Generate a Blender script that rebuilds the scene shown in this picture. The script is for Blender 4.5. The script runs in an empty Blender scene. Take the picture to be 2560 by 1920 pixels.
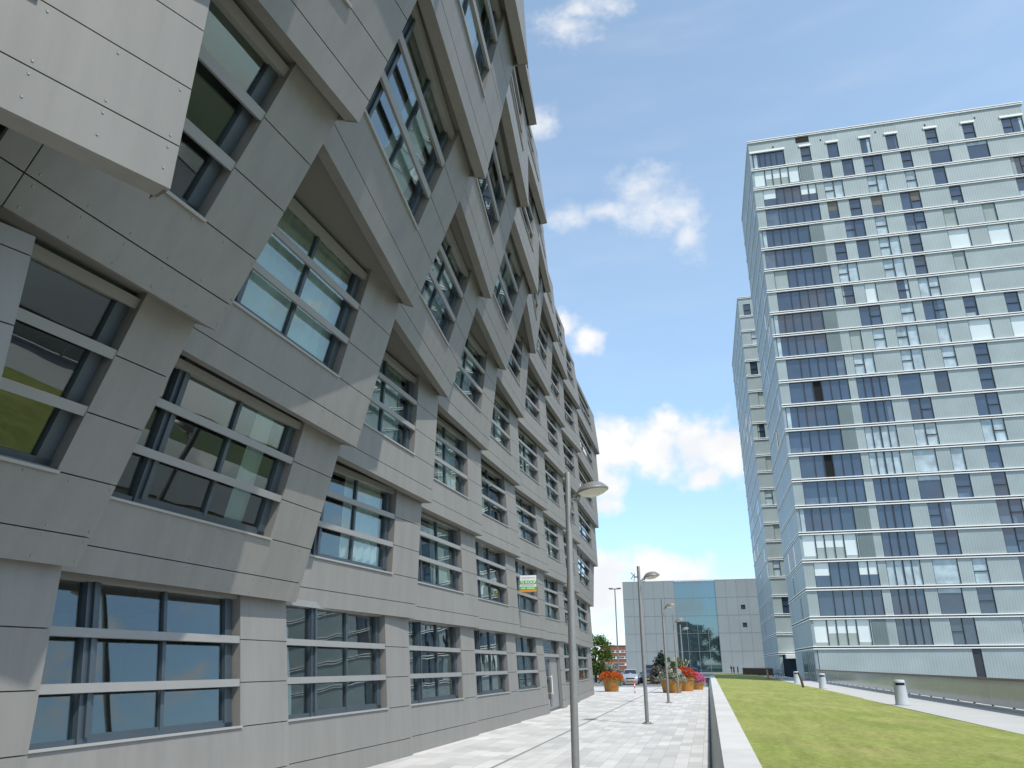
import bpy, bmesh, math, random
from mathutils import Vector, Matrix, noise
random.seed(7)
scene = bpy.context.scene
C = scene.collection
R_ = math.radians

# ------------------------------------------------------------------ camera
EYE = 1.95
PITCH, ROLL = math.atan(0.3668), -0.003
YAW = math.atan((1773.5 - 1280) / 2058.0)
fw = Vector((-math.sin(YAW) * math.cos(PITCH), math.cos(YAW) * math.cos(PITCH), math.sin(PITCH)))
rt = Vector((math.cos(YAW), math.sin(YAW), 0)); up = rt.cross(fw)
r2 = math.cos(ROLL) * rt + math.sin(ROLL) * up
u2 = -math.sin(ROLL) * rt + math.cos(ROLL) * up
cd = bpy.data.cameras.new("camera"); cam = bpy.data.objects.new("camera", cd); C.objects.link(cam)
cam.matrix_world = Matrix(((r2.x, u2.x, -fw.x, 0), (r2.y, u2.y, -fw.y, 0), (r2.z, u2.z, -fw.z, EYE), (0, 0, 0, 1)))
cd.sensor_width = 36; cd.lens = 36 * 1914 / 2560; cd.clip_end = 6000; cd.clip_start = 0.05
scene.camera = cam

# ------------------------------------------------------------------ light
SUN_EL, SUN_AZ = 56.0, 126.0          # azimuth clockwise from +Y
SUN = Vector((math.sin(R_(SUN_AZ)) * math.cos(R_(SUN_EL)), math.cos(R_(SUN_AZ)) * math.cos(R_(SUN_EL)), math.sin(R_(SUN_EL))))
sl = bpy.data.lights.new("sun", 'SUN'); sl.energy = 2.75; sl.angle = R_(0.5); sl.color = (1.0, 0.955, 0.89)
so = bpy.data.objects.new("sun", sl); C.objects.link(so)
so.rotation_euler = SUN.to_track_quat('Z', 'Y').to_euler(); so.location = (60, -20, 90)
scene.view_settings.view_transform = 'Standard'; scene.view_settings.look = 'None'
scene.view_settings.exposure = 0.75; scene.view_settings.gamma = 1

world = bpy.data.worlds.new("World"); scene.world = world; world.use_nodes = True
def build_world():
    nt = world.node_tree; N = nt.nodes; L = nt.links; N.clear()
    def m(op, a, b=None, c=None):
        n = N.new('ShaderNodeMath'); n.operation = op
        for i, v in enumerate((a, b, c)):
            if v is None: continue
            if isinstance(v, (int, float)): n.inputs[i].default_value = v
            else: L.new(v, n.inputs[i])
        return n.outputs[0]
    def sstep(v, lo, hi):
        n = N.new('ShaderNodeMapRange'); n.interpolation_type = 'SMOOTHSTEP'
        L.new(v, n.inputs[0]); n.inputs[1].default_value = lo; n.inputs[2].default_value = hi
        return n.outputs[0]
    out = N.new('ShaderNodeOutputWorld')
    hz = N.new('ShaderNodeMix'); hz.data_type = 'RGBA'; hz.blend_type = 'MULTIPLY'; hz.inputs[0].default_value = 1
    sky = N.new('ShaderNodeTexSky'); sky.sky_type = 'NISHITA'; sky.sun_disc = False
    sky.sun_elevation = R_(SUN_EL); sky.sun_rotation = R_(SUN_AZ)
    sky.air_density = 1.0; sky.dust_density = 0.25; sky.ozone_density = 1.6; sky.altitude = 0
    hs = N.new('ShaderNodeHueSaturation'); hs.inputs['Hue'].default_value = 0.488; hs.inputs['Saturation'].default_value = 0.84; hs.inputs['Value'].default_value = 1.07
    L.new(sky.outputs[0], hs.inputs['Color'])
    bg = N.new('ShaderNodeBackground'); bg.inputs[1].default_value = 0.15; L.new(hs.outputs[0], hz.inputs[6]); L.new(hz.outputs[2], bg.inputs[0])
    tc = N.new('ShaderNodeTexCoord'); sp = N.new('ShaderNodeSeparateXYZ'); L.new(tc.outputs['Generated'], sp.inputs[0])
    x, y, z = sp.outputs
    az = m('ARCTAN2', x, y)
    hyp = m('SQRT', m('ADD', m('ADD', m('MULTIPLY', x, x), m('MULTIPLY', y, y)), 1e-5))
    t = m('DIVIDE', z, hyp)
    ht = N.new('ShaderNodeMix'); ht.data_type = 'RGBA'; ht.inputs[6].default_value = (.52, .66, .82, 1); ht.inputs[7].default_value = (1, 1, 1, 1)
    L.new(sstep(t, -.05, .62), ht.inputs[0]); L.new(ht.outputs[2], hz.inputs[7])
    cx = N.new('ShaderNodeCombineXYZ'); L.new(az, cx.inputs[0]); L.new(t, cx.inputs[1])
    def fbm(scale, detail, rough=0.55, sx=1, sy=1, off=0):
        mp = N.new('ShaderNodeMapping'); L.new(cx.outputs[0], mp.inputs[0])
        mp.inputs['Scale'].default_value = (sx, sy, 1); mp.inputs['Location'].default_value = (off, off * .7, 0)
        n = N.new('ShaderNodeTexNoise'); n.inputs['Scale'].default_value = scale; n.inputs['Detail'].default_value = detail
        n.inputs['Roughness'].default_value = rough; L.new(mp.outputs[0], n.inputs['Vector'])
        return n.outputs['Fac']
    n1 = fbm(22, 6, 0.52); n2 = fbm(9, 4, .5, 1, 1.3, 3.1); n3 = fbm(60, 5, .6, 1, 1, 7.7)
    # az deg, tan elevation, half width (rad), half height (tan)
    solid = [(-7.6, .262, .05, .05), (-5.6, .268, .06, .050), (-2.6, .272, .06, .052), (.3, .262, .055, .048), (3.2, .262, .05, .050), (6.0, .262, .05, .05),
             (-6.6, .222, .04, .030), (1.0, .226, .03, .018),
             (-7.6, .430, .032, .024), (-9.6, .455, .03, .026), (-6.6, .196, .03, .016),
             (-6.3, .118, .05, .024), (-3.4, .112, .045, .028), (-0.9, .100, .045, .030), (-8.0, .09, .06, .05), (-4.6, .088, .06, .026), (1.2, .082, .05, .018)]
    wisp = [(-2.2, .672, .045, .040), (-1.2, .640, .055, .045), (.2, .620, .045, .034), (1.4, .580, .022, .038), (-5.2, .640, .07, .018), (-8.4, .635, .035, .022),
            (-6.9, 1.035, .035, .03), (-4.2, 1.045, .04, .035), (-11.2, .81, .035, .035), (-8.0, 1.0, .05, .04)]
    def field(bl):
        acc = None
        for a, b, w, h in bl:
            du = m('MULTIPLY', m('SUBTRACT', az, R_(a)), 1.0 / w)
            dv = m('MULTIPLY', m('SUBTRACT', t, b), 1.0 / h)
            d = m('SUBTRACT', 1.0, m('SQRT', m('ADD', m('MULTIPLY', du, du), m('MULTIPLY', dv, dv))))
            acc = d if acc is None else m('SMOOTH_MAX', acc, d, 0.25)
        return acc
    f1 = m('ADD', field(solid), m('MULTIPLY', m('SUBTRACT', n1, .5), 2.3))
    k1 = sstep(f1, -0.22, 0.72)
    f2 = m('ADD', field(wisp), m('MULTIPLY', m('SUBTRACT', m('ADD', m('MULTIPLY', n1, .6), m('MULTIPLY', n3, .4)), .5), 3.0))
    k2 = m('MULTIPLY', sstep(f2, -0.5, 1.45), 0.78)
    # the rest of the sky, away from the gap between the buildings: scattered cumulus
    aa = m('ABSOLUTE', m('ADD', az, R_(-5)))
    gate = m('MULTIPLY', sstep(aa, R_(24), R_(34)), sstep(t, 1.6, 0.9))
    k3 = m('MULTIPLY', m('MULTIPLY', sstep(m('ADD', m('MULTIPLY', n2, .65), m('MULTIPLY', n1, .35)), .50, .62), gate), .9)
    # thin high veil in long streaks
    st = fbm(5, 5, .6, 1.0, 4.0, 1.3)
    mp = N.new('ShaderNodeMapping'); L.new(cx.outputs[0], mp.inputs[0]); mp.inputs['Rotation'].default_value = (0, 0, R_(-28)); mp.inputs['Scale'].default_value = (1.0, 3.5, 1)
    sn = N.new('ShaderNodeTexNoise'); sn.inputs['Scale'].default_value = 4.2; sn.inputs['Detail'].default_value = 5; L.new(mp.outputs[0], sn.inputs['Vector'])
    k4 = m('MULTIPLY', sstep(sn.outputs['Fac'], .42, .85), .10)
    cover = m('MAXIMUM', m('MAXIMUM', k1, k2), m('MAXIMUM', k3, k4))
    # brighter tops, greyer bases
    ramp = N.new('ShaderNodeMix'); ramp.data_type = 'RGBA'
    shade = sstep(m('ADD', m('MULTIPLY', n2, .7), m('MULTIPLY', n1, .5)), .42, .78)
    L.new(shade, ramp.inputs[0]); ramp.inputs[6].default_value = (.78, .80, .84, 1); ramp.inputs[7].default_value = (.93, .92, .90, 1)
    cl = N.new('ShaderNodeBackground'); L.new(ramp.outputs[2], cl.inputs[0]); cl.inputs[1].default_value = 0.68
    mx = N.new('ShaderNodeMixShader'); L.new(cover, mx.inputs[0]); L.new(bg.outputs[0], mx.inputs[1]); L.new(cl.outputs[0], mx.inputs[2])
    L.new(mx.outputs[0], out.inputs[0])
build_world()

# ------------------------------------------------------------------ materials
def newmat(name):
    m = bpy.data.materials.new(name); m.use_nodes = True
    return m, m.node_tree, m.node_tree.nodes['Principled BSDF']
def mat(name, col, rough=0.6, spec=0.4, metal=0.0, var=0.0, vscale=1.0, island=0.0, bump=0.0, bscale=30.0, stain=0.0):
    m, nt, p = newmat(name); N, L = nt.nodes, nt.links
    p.inputs['Base Color'].default_value = (*col, 1); p.inputs['Roughness'].default_value = rough
    p.inputs['Specular IOR Level'].default_value = spec; p.inputs['Metallic'].default_value = metal
    tc = N.new('ShaderNodeTexCoord'); fac = None
    def mul(a, b):
        n = N.new('ShaderNodeMath'); n.operation = 'MULTIPLY'; L.new(a, n.inputs[0])
        L.new(b, n.inputs[1]); return n.outputs[0]
    def rng(v, lo, hi, a=0.0, b=1.0):
        n = N.new('ShaderNodeMapRange'); L.new(v, n.inputs[0]); n.inputs[1].default_value = a; n.inputs[2].default_value = b
        n.inputs[3].default_value = lo; n.inputs[4].default_value = hi; return n.outputs[0]
    if var:
        n = N.new('ShaderNodeTexNoise'); n.inputs['Scale'].default_value = vscale; n.inputs['Detail'].default_value = 6
        L.new(tc.outputs['Object'], n.inputs['Vector']); fac = rng(n.outputs['Fac'], 1 - var, 1 + var, .25, .75)
    if island:
        g = N.new('ShaderNodeNewGeometry'); f = rng(g.outputs['Random Per Island'], 1 - island, 1 + island)
        fac = f if fac is None else mul(fac, f)
    if stain:
        mp = N.new('ShaderNodeMapping'); mp.inputs['Scale'].default_value = (2.2, 2.2, .25); L.new(tc.outputs['Object'], mp.inputs[0])
        n = N.new('ShaderNodeTexNoise'); n.inputs['Scale'].default_value = 1.6; n.inputs['Detail'].default_value = 7; n.inputs['Roughness'].default_value = .65
        L.new(mp.outputs[0], n.inputs['Vector']); f = rng(n.outputs['Fac'], 1 - stain, 1 + stain * .4, .3, .62)
        fac = f if fac is None else mul(fac, f)
    if fac is not None:
        mx = N.new('ShaderNodeMix'); mx.data_type = 'RGBA'; mx.blend_type = 'MULTIPLY'; mx.inputs[0].default_value = 1
        mx.inputs[6].default_value = (*col, 1)
        cb = N.new('ShaderNodeCombineColor')
        for i in range(3): L.new(fac, cb.inputs[i])
        L.new(cb.outputs[0], mx.inputs[7]); L.new(mx.outputs[2], p.inputs['Base Color'])
    if bump:
        n = N.new('ShaderNodeTexNoise'); n.inputs['Scale'].default_value = bscale; n.inputs['Detail'].default_value = 5
        L.new(tc.outputs['Object'], n.inputs['Vector'])
        b = N.new('ShaderNodeBump'); b.inputs['Strength'].default_value = bump; b.inputs['Distance'].default_value = .02
        L.new(n.outputs['Fac'], b.inputs['Height']); L.new(b.outputs[0], p.inputs['Normal'])
    return m
def glassmat(name, tint, refl=1.55, rough=0.0, dens=.8):
    m = bpy.data.materials.new(name); m.use_nodes = True; nt = m.node_tree; N, L = nt.nodes, nt.links; N.clear()
    o = N.new('ShaderNodeOutputMaterial'); t = N.new('ShaderNodeBsdfTransparent'); t.inputs[0].default_value = (*[c * dens for c in tint], 1)
    g = N.new('ShaderNodeBsdfGlossy'); g.inputs['Roughness'].default_value = rough; g.inputs['Color'].default_value = (.93, .97, .98, 1)
    lw = N.new('ShaderNodeLayerWeight'); lw.inputs[0].default_value = .5     # symmetric for both faces of a pane
    pw = N.new('ShaderNodeMath'); pw.operation = 'POWER'; L.new(lw.outputs['Facing'], pw.inputs[0]); pw.inputs[1].default_value = 4.0
    f = N.new('ShaderNodeMapRange'); L.new(pw.outputs[0], f.inputs[0]); r0 = ((refl - 1) / (refl + 1)) ** 2; f.inputs[3].default_value = r0; f.inputs[4].default_value = 1.0
    # slight waviness of the panes
    tc = N.new('ShaderNodeTexCoord'); n = N.new('ShaderNodeTexNoise'); n.inputs['Scale'].default_value = 1.1; n.inputs['Detail'].default_value = 1
    L.new(tc.outputs['Object'], n.inputs['Vector']); b = N.new('ShaderNodeBump'); b.inputs['Strength'].default_value = .05; b.inputs['Distance'].default_value = .05
    L.new(n.outputs['Fac'], b.inputs['Height']); L.new(b.outputs[0], g.inputs['Normal'])
    mx = N.new('ShaderNodeMixShader'); L.new(f.outputs[0], mx.inputs[0]); L.new(t.outputs[0], mx.inputs[1]); L.new(g.outputs[0], mx.inputs[2]); L.new(mx.outputs[0], o.inputs[0])
    return m
def ribbed(name, col, period, axis, rough=.45, depth=.03, spec=.5, grid=True):
    m, nt, p = newmat(name); N, L = nt.nodes, nt.links
    p.inputs['Roughness'].default_value = rough; p.inputs['Specular IOR Level'].default_value = spec
    tc = N.new('ShaderNodeTexCoord'); w = N.new('ShaderNodeTexWave'); w.wave_type = 'BANDS'; w.bands_direction = axis; w.wave_profile = 'SIN'
    w.inputs['Scale'].default_value = .314 / period; L.new(tc.outputs['Object'], w.inputs['Vector'])
    n = N.new('ShaderNodeTexNoise'); n.inputs['Scale'].default_value = .35; n.inputs['Detail'].default_value = 5; L.new(tc.outputs['Object'], n.inputs['Vector'])
    g = N.new('ShaderNodeNewGeometry')
    mr = N.new('ShaderNodeMapRange'); L.new(n.outputs['Fac'], mr.inputs[0]); mr.inputs[1].default_value = .3; mr.inputs[2].default_value = .7; mr.inputs[3].default_value = .90; mr.inputs[4].default_value = 1.08
    mr2 = N.new('ShaderNodeMapRange'); L.new(g.outputs['Random Per Island'], mr2.inputs[0]); mr2.inputs[3].default_value = .94; mr2.inputs[4].default_value = 1.05
    mr3 = N.new('ShaderNodeMapRange'); L.new(w.outputs['Fac'], mr3.inputs[0]); mr3.inputs[3].default_value = .97; mr3.inputs[4].default_value = 1.02
    a = N.new('ShaderNodeMath'); a.operation = 'MULTIPLY'; L.new(mr.outputs[0], a.inputs[0]); L.new(mr2.outputs[0], a.inputs[1])
    a2 = N.new('ShaderNodeMath'); a2.operation = 'MULTIPLY'; L.new(a.outputs[0], a2.inputs[0]); L.new(mr3.outputs[0], a2.inputs[1])
    vm = N.new('ShaderNodeVectorMath'); vm.operation = 'SCALE'; vm.inputs[0].default_value = col; L.new(a2.outputs[0], vm.inputs['Scale'])
    L.new(vm.outputs[0], p.inputs['Base Color'])
    b = N.new('ShaderNodeBump'); b.inputs['Strength'].default_value = .22; b.inputs['Distance'].default_value = depth
    L.new(w.outputs['Fac'], b.inputs['Height']); L.new(b.outputs[0], p.inputs['Normal'])
    return m
M = {}
M['clad'] = mat('fibre_cement', (.198, .190, .175), .5, .35, var=.03, vscale=.5, island=.02, bump=.03, bscale=60, stain=.10)
M['clad_dark'] = mat('joint_and_shade_backing', (.075, .08, .076), .9, .1)
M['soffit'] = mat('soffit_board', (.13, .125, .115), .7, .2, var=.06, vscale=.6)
M['bar'] = mat('coated_bar', (.225, .222, .214), .4, .4, var=.04, vscale=2)
M['sill'] = mat('sill_metal', (.27, .265, .25), .4, .5)
M['frame'] = mat('dark_frame', (.042, .057, .070), .35, .5, var=.1, vscale=3)
M['glass'] = glassmat('window_glass', (.90, .965, .95), 1.8, dens=.93)
M['rivet'] = mat('rivet_head', (.35, .35, .34), .3, .6, metal=.7)
M['room'] = mat('room_wall', (.13, .14, .13), .9, .1, var=.25, vscale=.5)
M['curtain'] = mat('curtain_cloth', (.46, .47, .43), .9, .05, var=.15, vscale=2)
M['curtain2'] = mat('blind_slats', (.30, .335, .31), .8, .1, var=.12, vscale=1)
M['roof'] = mat('roof_felt', (.12, .12, .12), .9, .2)
M['white'] = mat('white_paint', (.78, .78, .76), .45, .4, var=.04, vscale=2)
M['steel'] = mat('lamp_steel', (.23, .225, .21), .42, .5, metal=.35, var=.08, vscale=6)
M['lens'] = mat('lamp_lens', (.55, .53, .44), .25, .5)
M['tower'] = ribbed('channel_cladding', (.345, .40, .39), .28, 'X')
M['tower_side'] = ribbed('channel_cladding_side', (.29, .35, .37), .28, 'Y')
M['tower_gray'] = ribbed('tinted_channel', (.15, .195, .19), .28, 'X')
M['ledge'] = mat('ledge_white', (.85, .85, .82), .4, .4)
M['ledge_gap'] = mat('ledge_gap', (.07, .065, .06), .8, .2)
def pane(name, col, rough=.04, spec=.7, var=.25, vs=.35):
    return mat(name, col, rough, spec, var=var, vscale=vs)
M['p_dark'] = pane('pane_dark', (.042, .064, .096), spec=1.0)
M['p_blue'] = pane('pane_blue', (.05, .078, .12), spec=1.0)
M['p_light'] = pane('pane_net_curtain', (.42, .50, .52), .08, .6, .35, .9)
M['p_sheer'] = pane('pane_sheer', (.10, .14, .19), .06, .9, .3, 1.2)
M['p_white'] = pane('pane_white_blind', (.70, .76, .74), .1, .5, .05, .5)
M['p_grey'] = pane('pane_grey_blind', (.34, .39, .36), .1, .5, .12, .5)
M['p_brown'] = pane('pane_brown_blind', (.16, .14, .10), .1, .5, .1, 1)
M['c_frame'] = mat('tower_frame', (.04, .045, .05), .4, .4)
M['hall'] = mat('hall_panel', (.285, .315, .32), .55, .35, var=.05, vscale=.15, island=.02, stain=.03)
M['hall_joint'] = mat('hall_joint', (.19, .222, .235), .8, .2)
def hallglass():
    m, nt, p = newmat('hall_glass'); p.inputs['Base Color'].default_value = (.105, .185, .215, 1); p.inputs['Metallic'].default_value = .7; p.inputs['Roughness'].default_value = .02
    p.inputs['Specular IOR Level'].default_value = .8; p.inputs['IOR'].default_value = 2.6
    return m
M['hall_glass'] = hallglass()
M['brick'] = mat('red_brick', (.30, .105, .07), .85, .2, var=.18, vscale=1.2)
M['far_glass'] = pane('far_glass', (.12, .15, .18))
M['concrete'] = mat('coping_stone', (.50, .49, .465), .8, .25, var=.06, vscale=1.5, island=.05, bump=.1, bscale=80)
M['wallface'] = mat('wall_concrete', (.52, .52, .475), .85, .2, var=.1, vscale=2.5, bump=.15, bscale=40, stain=.1)
M['channel'] = mat('drain_channel', (.11, .11, .105), .8, .3)
M['asphalt'] = mat('asphalt', (.16, .165, .16), .9, .2, var=.08, vscale=.3, bump=.1, bscale=60)
M['plaza'] = mat('plaza_paving', (.26, .265, .26), .85, .2, var=.08, vscale=.15)
M['ground'] = mat('ground_soil', (.085, .105, .05), .95, .1, var=.1, vscale=.05)
M['path'] = mat('path_slabs', (.43, .425, .40), .85, .25, var=.05, vscale=.7, bump=.08, bscale=40)
M['bin'] = mat('bin_concrete', (.40, .43, .44), .6, .35, var=.06, vscale=6, bump=.08, bscale=90)
M['black'] = mat('black_slot', (.012, .012, .012), .7, .2)
M['wood'] = mat('weathered_wood', (.10, .065, .04), .85, .15, var=.3, vscale=9)
M['wood2'] = mat('pale_wood', (.42, .22, .10), .8, .15, var=.2, vscale=9)
M['rail'] = mat('brown_rail', (.11, .07, .045), .5, .4, var=.12, vscale=3)
M['terracotta'] = mat('orange_pot', (.40, .185, .045), .7, .3, var=.12, vscale=2.2, stain=.1)
M['soil'] = mat('potting_soil', (.04, .028, .02), .95, .1)
def leafmat(name, col, var=.4, transl=.25):
    m, nt, p = newmat(name); N, L = nt.nodes, nt.links
    g = N.new('ShaderNodeNewGeometry'); mr = N.new('ShaderNodeMapRange'); L.new(g.outputs['Random Per Island'], mr.inputs[0])
    mr.inputs[3].default_value = 1 - var; mr.inputs[4].default_value = 1 + var
    vm = N.new('ShaderNodeVectorMath'); vm.operation = 'SCALE'; vm.inputs[0].default_value = col; L.new(mr.outputs[0], vm.inputs['Scale'])
    L.new(vm.outputs[0], p.inputs['Base Color']); p.inputs['Roughness'].default_value = .6; p.inputs['Specular IOR Level'].default_value = .2
    tr = N.new('ShaderNodeBsdfTranslucent'); L.new(vm.outputs[0], tr.inputs[0])
    mx = N.new('ShaderNodeMixShader'); mx.inputs[0].default_value = transl
    L.new(p.outputs[0], mx.inputs[1]); L.new(tr.outputs[0], mx.inputs[2]); L.new(mx.outputs[0], N['Material Output'].inputs[0])
    return m
M['leaf'] = leafmat('tree_leaf', (.085, .13, .025)); M['leaf_dark'] = leafmat('dark_leaf', (.025, .045, .03))
M['leaf_grey'] = leafmat('grey_leaf', (.28, .30, .22)); M['leaf_mid'] = leafmat('plant_leaf', (.14, .18, .06)); M['leaf_brown'] = leafmat('dry_leaf', (.14, .12, .10))
M['fl_orange'] = leafmat('orange_petal', (.55, .12, .02), .3); M['fl_red'] = leafmat('red_petal', (.60, .06, .015), .3)
M['fl_pink'] = leafmat('pink_petal', (.62, .16, .34), .35); M['fl_white'] = leafmat('white_petal', (.62, .62, .48), .25)
M['bark'] = mat('bark', (.09, .07, .05), .9, .1, var=.25, vscale=4)
M['car_silver'] = mat('car_silver', (.42, .44, .47), .25, .6, metal=.5); M['car_blue'] = mat('car_blue', (.02, .035, .20), .2, .6)
M['car_navy'] = mat('car_navy', (.018, .028, .055), .2, .6); M['car_maroon'] = mat('car_maroon', (.07, .025, .025), .25, .5)
M['car_teal'] = mat('car_teal', (.015, .06, .08), .2, .6)
M['tyre'] = mat('tyre', (.015, .015, .015), .8, .2); M['car_glass'] = pane('car_glass', (.02, .025, .03)); M['rim'] = mat('rim', (.4, .4, .4), .3, .6, metal=.8)
M['headlight'] = mat('headlight', (.75, .78, .8), .1, .8); M['plate'] = mat('plate', (.65, .45, .05), .5, .3)
M['red'] = mat('red_paint', (.62, .03, .035), .4, .4); M['post_green'] = mat('post_green', (.08, .16, .13), .5, .4)
M['sign_green'] = mat('sign_green', (.10, .42, .06), .5, .3); M['sign_orange'] = mat('sign_orange', (.72, .28, .03), .5, .3); M['sign_grey'] = mat('sign_print', (.42, .42, .42), .6, .2)
M['skin'] = mat('skin', (.45, .28, .20), .6, .3); M['cloth_dark'] = mat('dark_clothes', (.02, .022, .03), .9, .1); M['cloth_blue'] = mat('blue_clothes', (.03, .06, .14), .9, .1); M['hair'] = mat('hair', (.02, .014, .01), .7, .2)
M['door_grey'] = mat('door_grey', (.20, .20, .195), .45, .4)
def frosted():
    m = bpy.data.materials.new('frosted_glass'); m.use_nodes = True; nt = m.node_tree; N, L = nt.nodes, nt.links
    p = N['Principled BSDF']; p.inputs['Base Color'].default_value = (.40, .41, .39, 1); p.inputs['Roughness'].default_value = .12
    t = N.new('ShaderNodeBsdfTransparent'); t.inputs[0].default_value = (.86, .9, .88, 1); mx = N.new('ShaderNodeMixShader'); mx.inputs[0].default_value = .8
    L.new(t.outputs[0], mx.inputs[1]); L.new(p.outputs[0], mx.inputs[2]); L.new(mx.outputs[0], N['Material Output'].inputs[0]); return m
M['frost'] = frosted()
def pavemat():
    m, nt, p = newmat('pavement_slabs'); N, L = nt.nodes, nt.links
    p.inputs['Roughness'].default_value = .8; p.inputs['Specular IOR Level'].default_value = .3
    tc = N.new('ShaderNodeTexCoord')
    def brick(rotz, w, h, mortar, off):
        mp = N.new('ShaderNodeMapping'); L.new(tc.outputs['Object'], mp.inputs[0]); mp.inputs['Rotation'].default_value = (0, 0, rotz); mp.inputs['Location'].default_value = (off, off * .37, 0)
        b = N.new('ShaderNodeTexBrick'); L.new(mp.outputs[0], b.inputs['Vector']); b.offset = .37; b.offset_frequency = 2
        b.inputs['Scale'].default_value = 1; b.inputs['Brick Width'].default_value = w; b.inputs['Row Height'].default_value = h
        b.inputs['Mortar Size'].default_value = mortar; b.inputs['Bias'].default_value = -.1; b.inputs['Mortar Smooth'].default_value = .2
        b.inputs['Color1'].default_value = (.42, .415, .40, 1); b.inputs['Color2'].default_value = (.56, .55, .52, 1); b.inputs['Mortar'].default_value = (.30, .295, .28, 1)
        return b.outputs['Color']
    a = brick(R_(90), .95, .29, .005, 0); b = brick(R_(90), .9, .45, .005, 3.3)
    sp = N.new('ShaderNodeSeparateXYZ'); L.new(tc.outputs['Object'], sp.inputs[0])
    gt = N.new('ShaderNodeMath'); gt.operation = 'LESS_THAN'; L.new(sp.outputs[0], gt.inputs[0]); gt.inputs[1].default_value = -4.42
    mx = N.new('ShaderNodeMix'); mx.data_type = 'RGBA'; L.new(gt.outputs[0], mx.inputs[0]); L.new(a, mx.inputs[6]); L.new(b, mx.inputs[7])
    n = N.new('ShaderNodeTexNoise'); n.inputs['Scale'].default_value = .6; n.inputs['Detail'].default_value = 8; n.inputs['Roughness'].default_value = .65; L.new(tc.outputs['Object'], n.inputs['Vector'])
    mr = N.new('ShaderNodeMapRange'); L.new(n.outputs['Fac'], mr.inputs[0]); mr.inputs[1].default_value = .3; mr.inputs[2].default_value = .7; mr.inputs[3].default_value = .86; mr.inputs[4].default_value = 1.1
    vm = N.new('ShaderNodeVectorMath'); vm.operation = 'SCALE'; L.new(mx.outputs[2], vm.inputs[0]); L.new(mr.outputs[0], vm.inputs['Scale'])
    L.new(vm.outputs[0], p.inputs['Base Color'])
    return m
M['pave'] = pavemat()
def lawnmat():
    m, nt, p = newmat('lawn_grass'); N, L = nt.nodes, nt.links
    p.inputs['Roughness'].default_value = .85; p.inputs['Specular IOR Level'].default_value = .1
    tc = N.new('ShaderNodeTexCoord')
    def nz(scale, det, sc=(1, 1, 1), rot=0, rough=.6):
        mp = N.new('ShaderNodeMapping'); L.new(tc.outputs['Object'], mp.inputs[0]); mp.inputs['Scale'].default_value = sc; mp.inputs['Rotation'].default_value = (0, 0, rot)
        n = N.new('ShaderNodeTexNoise'); n.inputs['Scale'].default_value = scale; n.inputs['Detail'].default_value = det; n.inputs['Roughness'].default_value = rough; L.new(mp.outputs[0], n.inputs['Vector']); return n.outputs['Fac']
    a = nz(.55, 7, (1, .5, 1), R_(20)); b = nz(2.3, 4, (1, .16, 1), R_(24)); c = nz(7, 10, (1, .55, 1), R_(15), .82); dd = nz(.16, 3)
    def mr(v, lo, hi, a_=.3, b_=.7):
        n = N.new('ShaderNodeMapRange'); L.new(v, n.inputs[0]); n.inputs[1].default_value = a_; n.inputs[2].default_value = b_; n.inputs[3].default_value = lo; n.inputs[4].default_value = hi; return n.outputs[0]
    s = N.new('ShaderNodeMath'); s.operation = 'ADD'; L.new(mr(a, 0, .6), s.inputs[0]); L.new(mr(dd, 0, .4), s.inputs[1])
    mx = N.new('ShaderNodeMix'); mx.data_type = 'RGBA'; L.new(s.outputs[0], mx.inputs[0]); mx.inputs[6].default_value = (.175, .232, .045, 1); mx.inputs[7].default_value = (.305, .290, .105, 1)
    k = N.new('ShaderNodeMath'); k.operation = 'MULTIPLY'; L.new(mr(b, .84, 1.16), k.inputs[0]); L.new(mr(c, .72, 1.26, .36, .64), k.inputs[1])
    vm = N.new('ShaderNodeVectorMath'); vm.operation = 'SCALE'; L.new(mx.outputs[2], vm.inputs[0]); L.new(k.outputs[0], vm.inputs['Scale']); L.new(vm.outputs[0], p.inputs['Base Color'])
    bp = N.new('ShaderNodeBump'); bp.inputs['Strength'].default_value = .7; bp.inputs['Distance'].default_value = .05; L.new(c, bp.inputs['Height']); L.new(bp.outputs[0], p.inputs['Normal'])
    return m
M['lawn'] = lawnmat()

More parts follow.
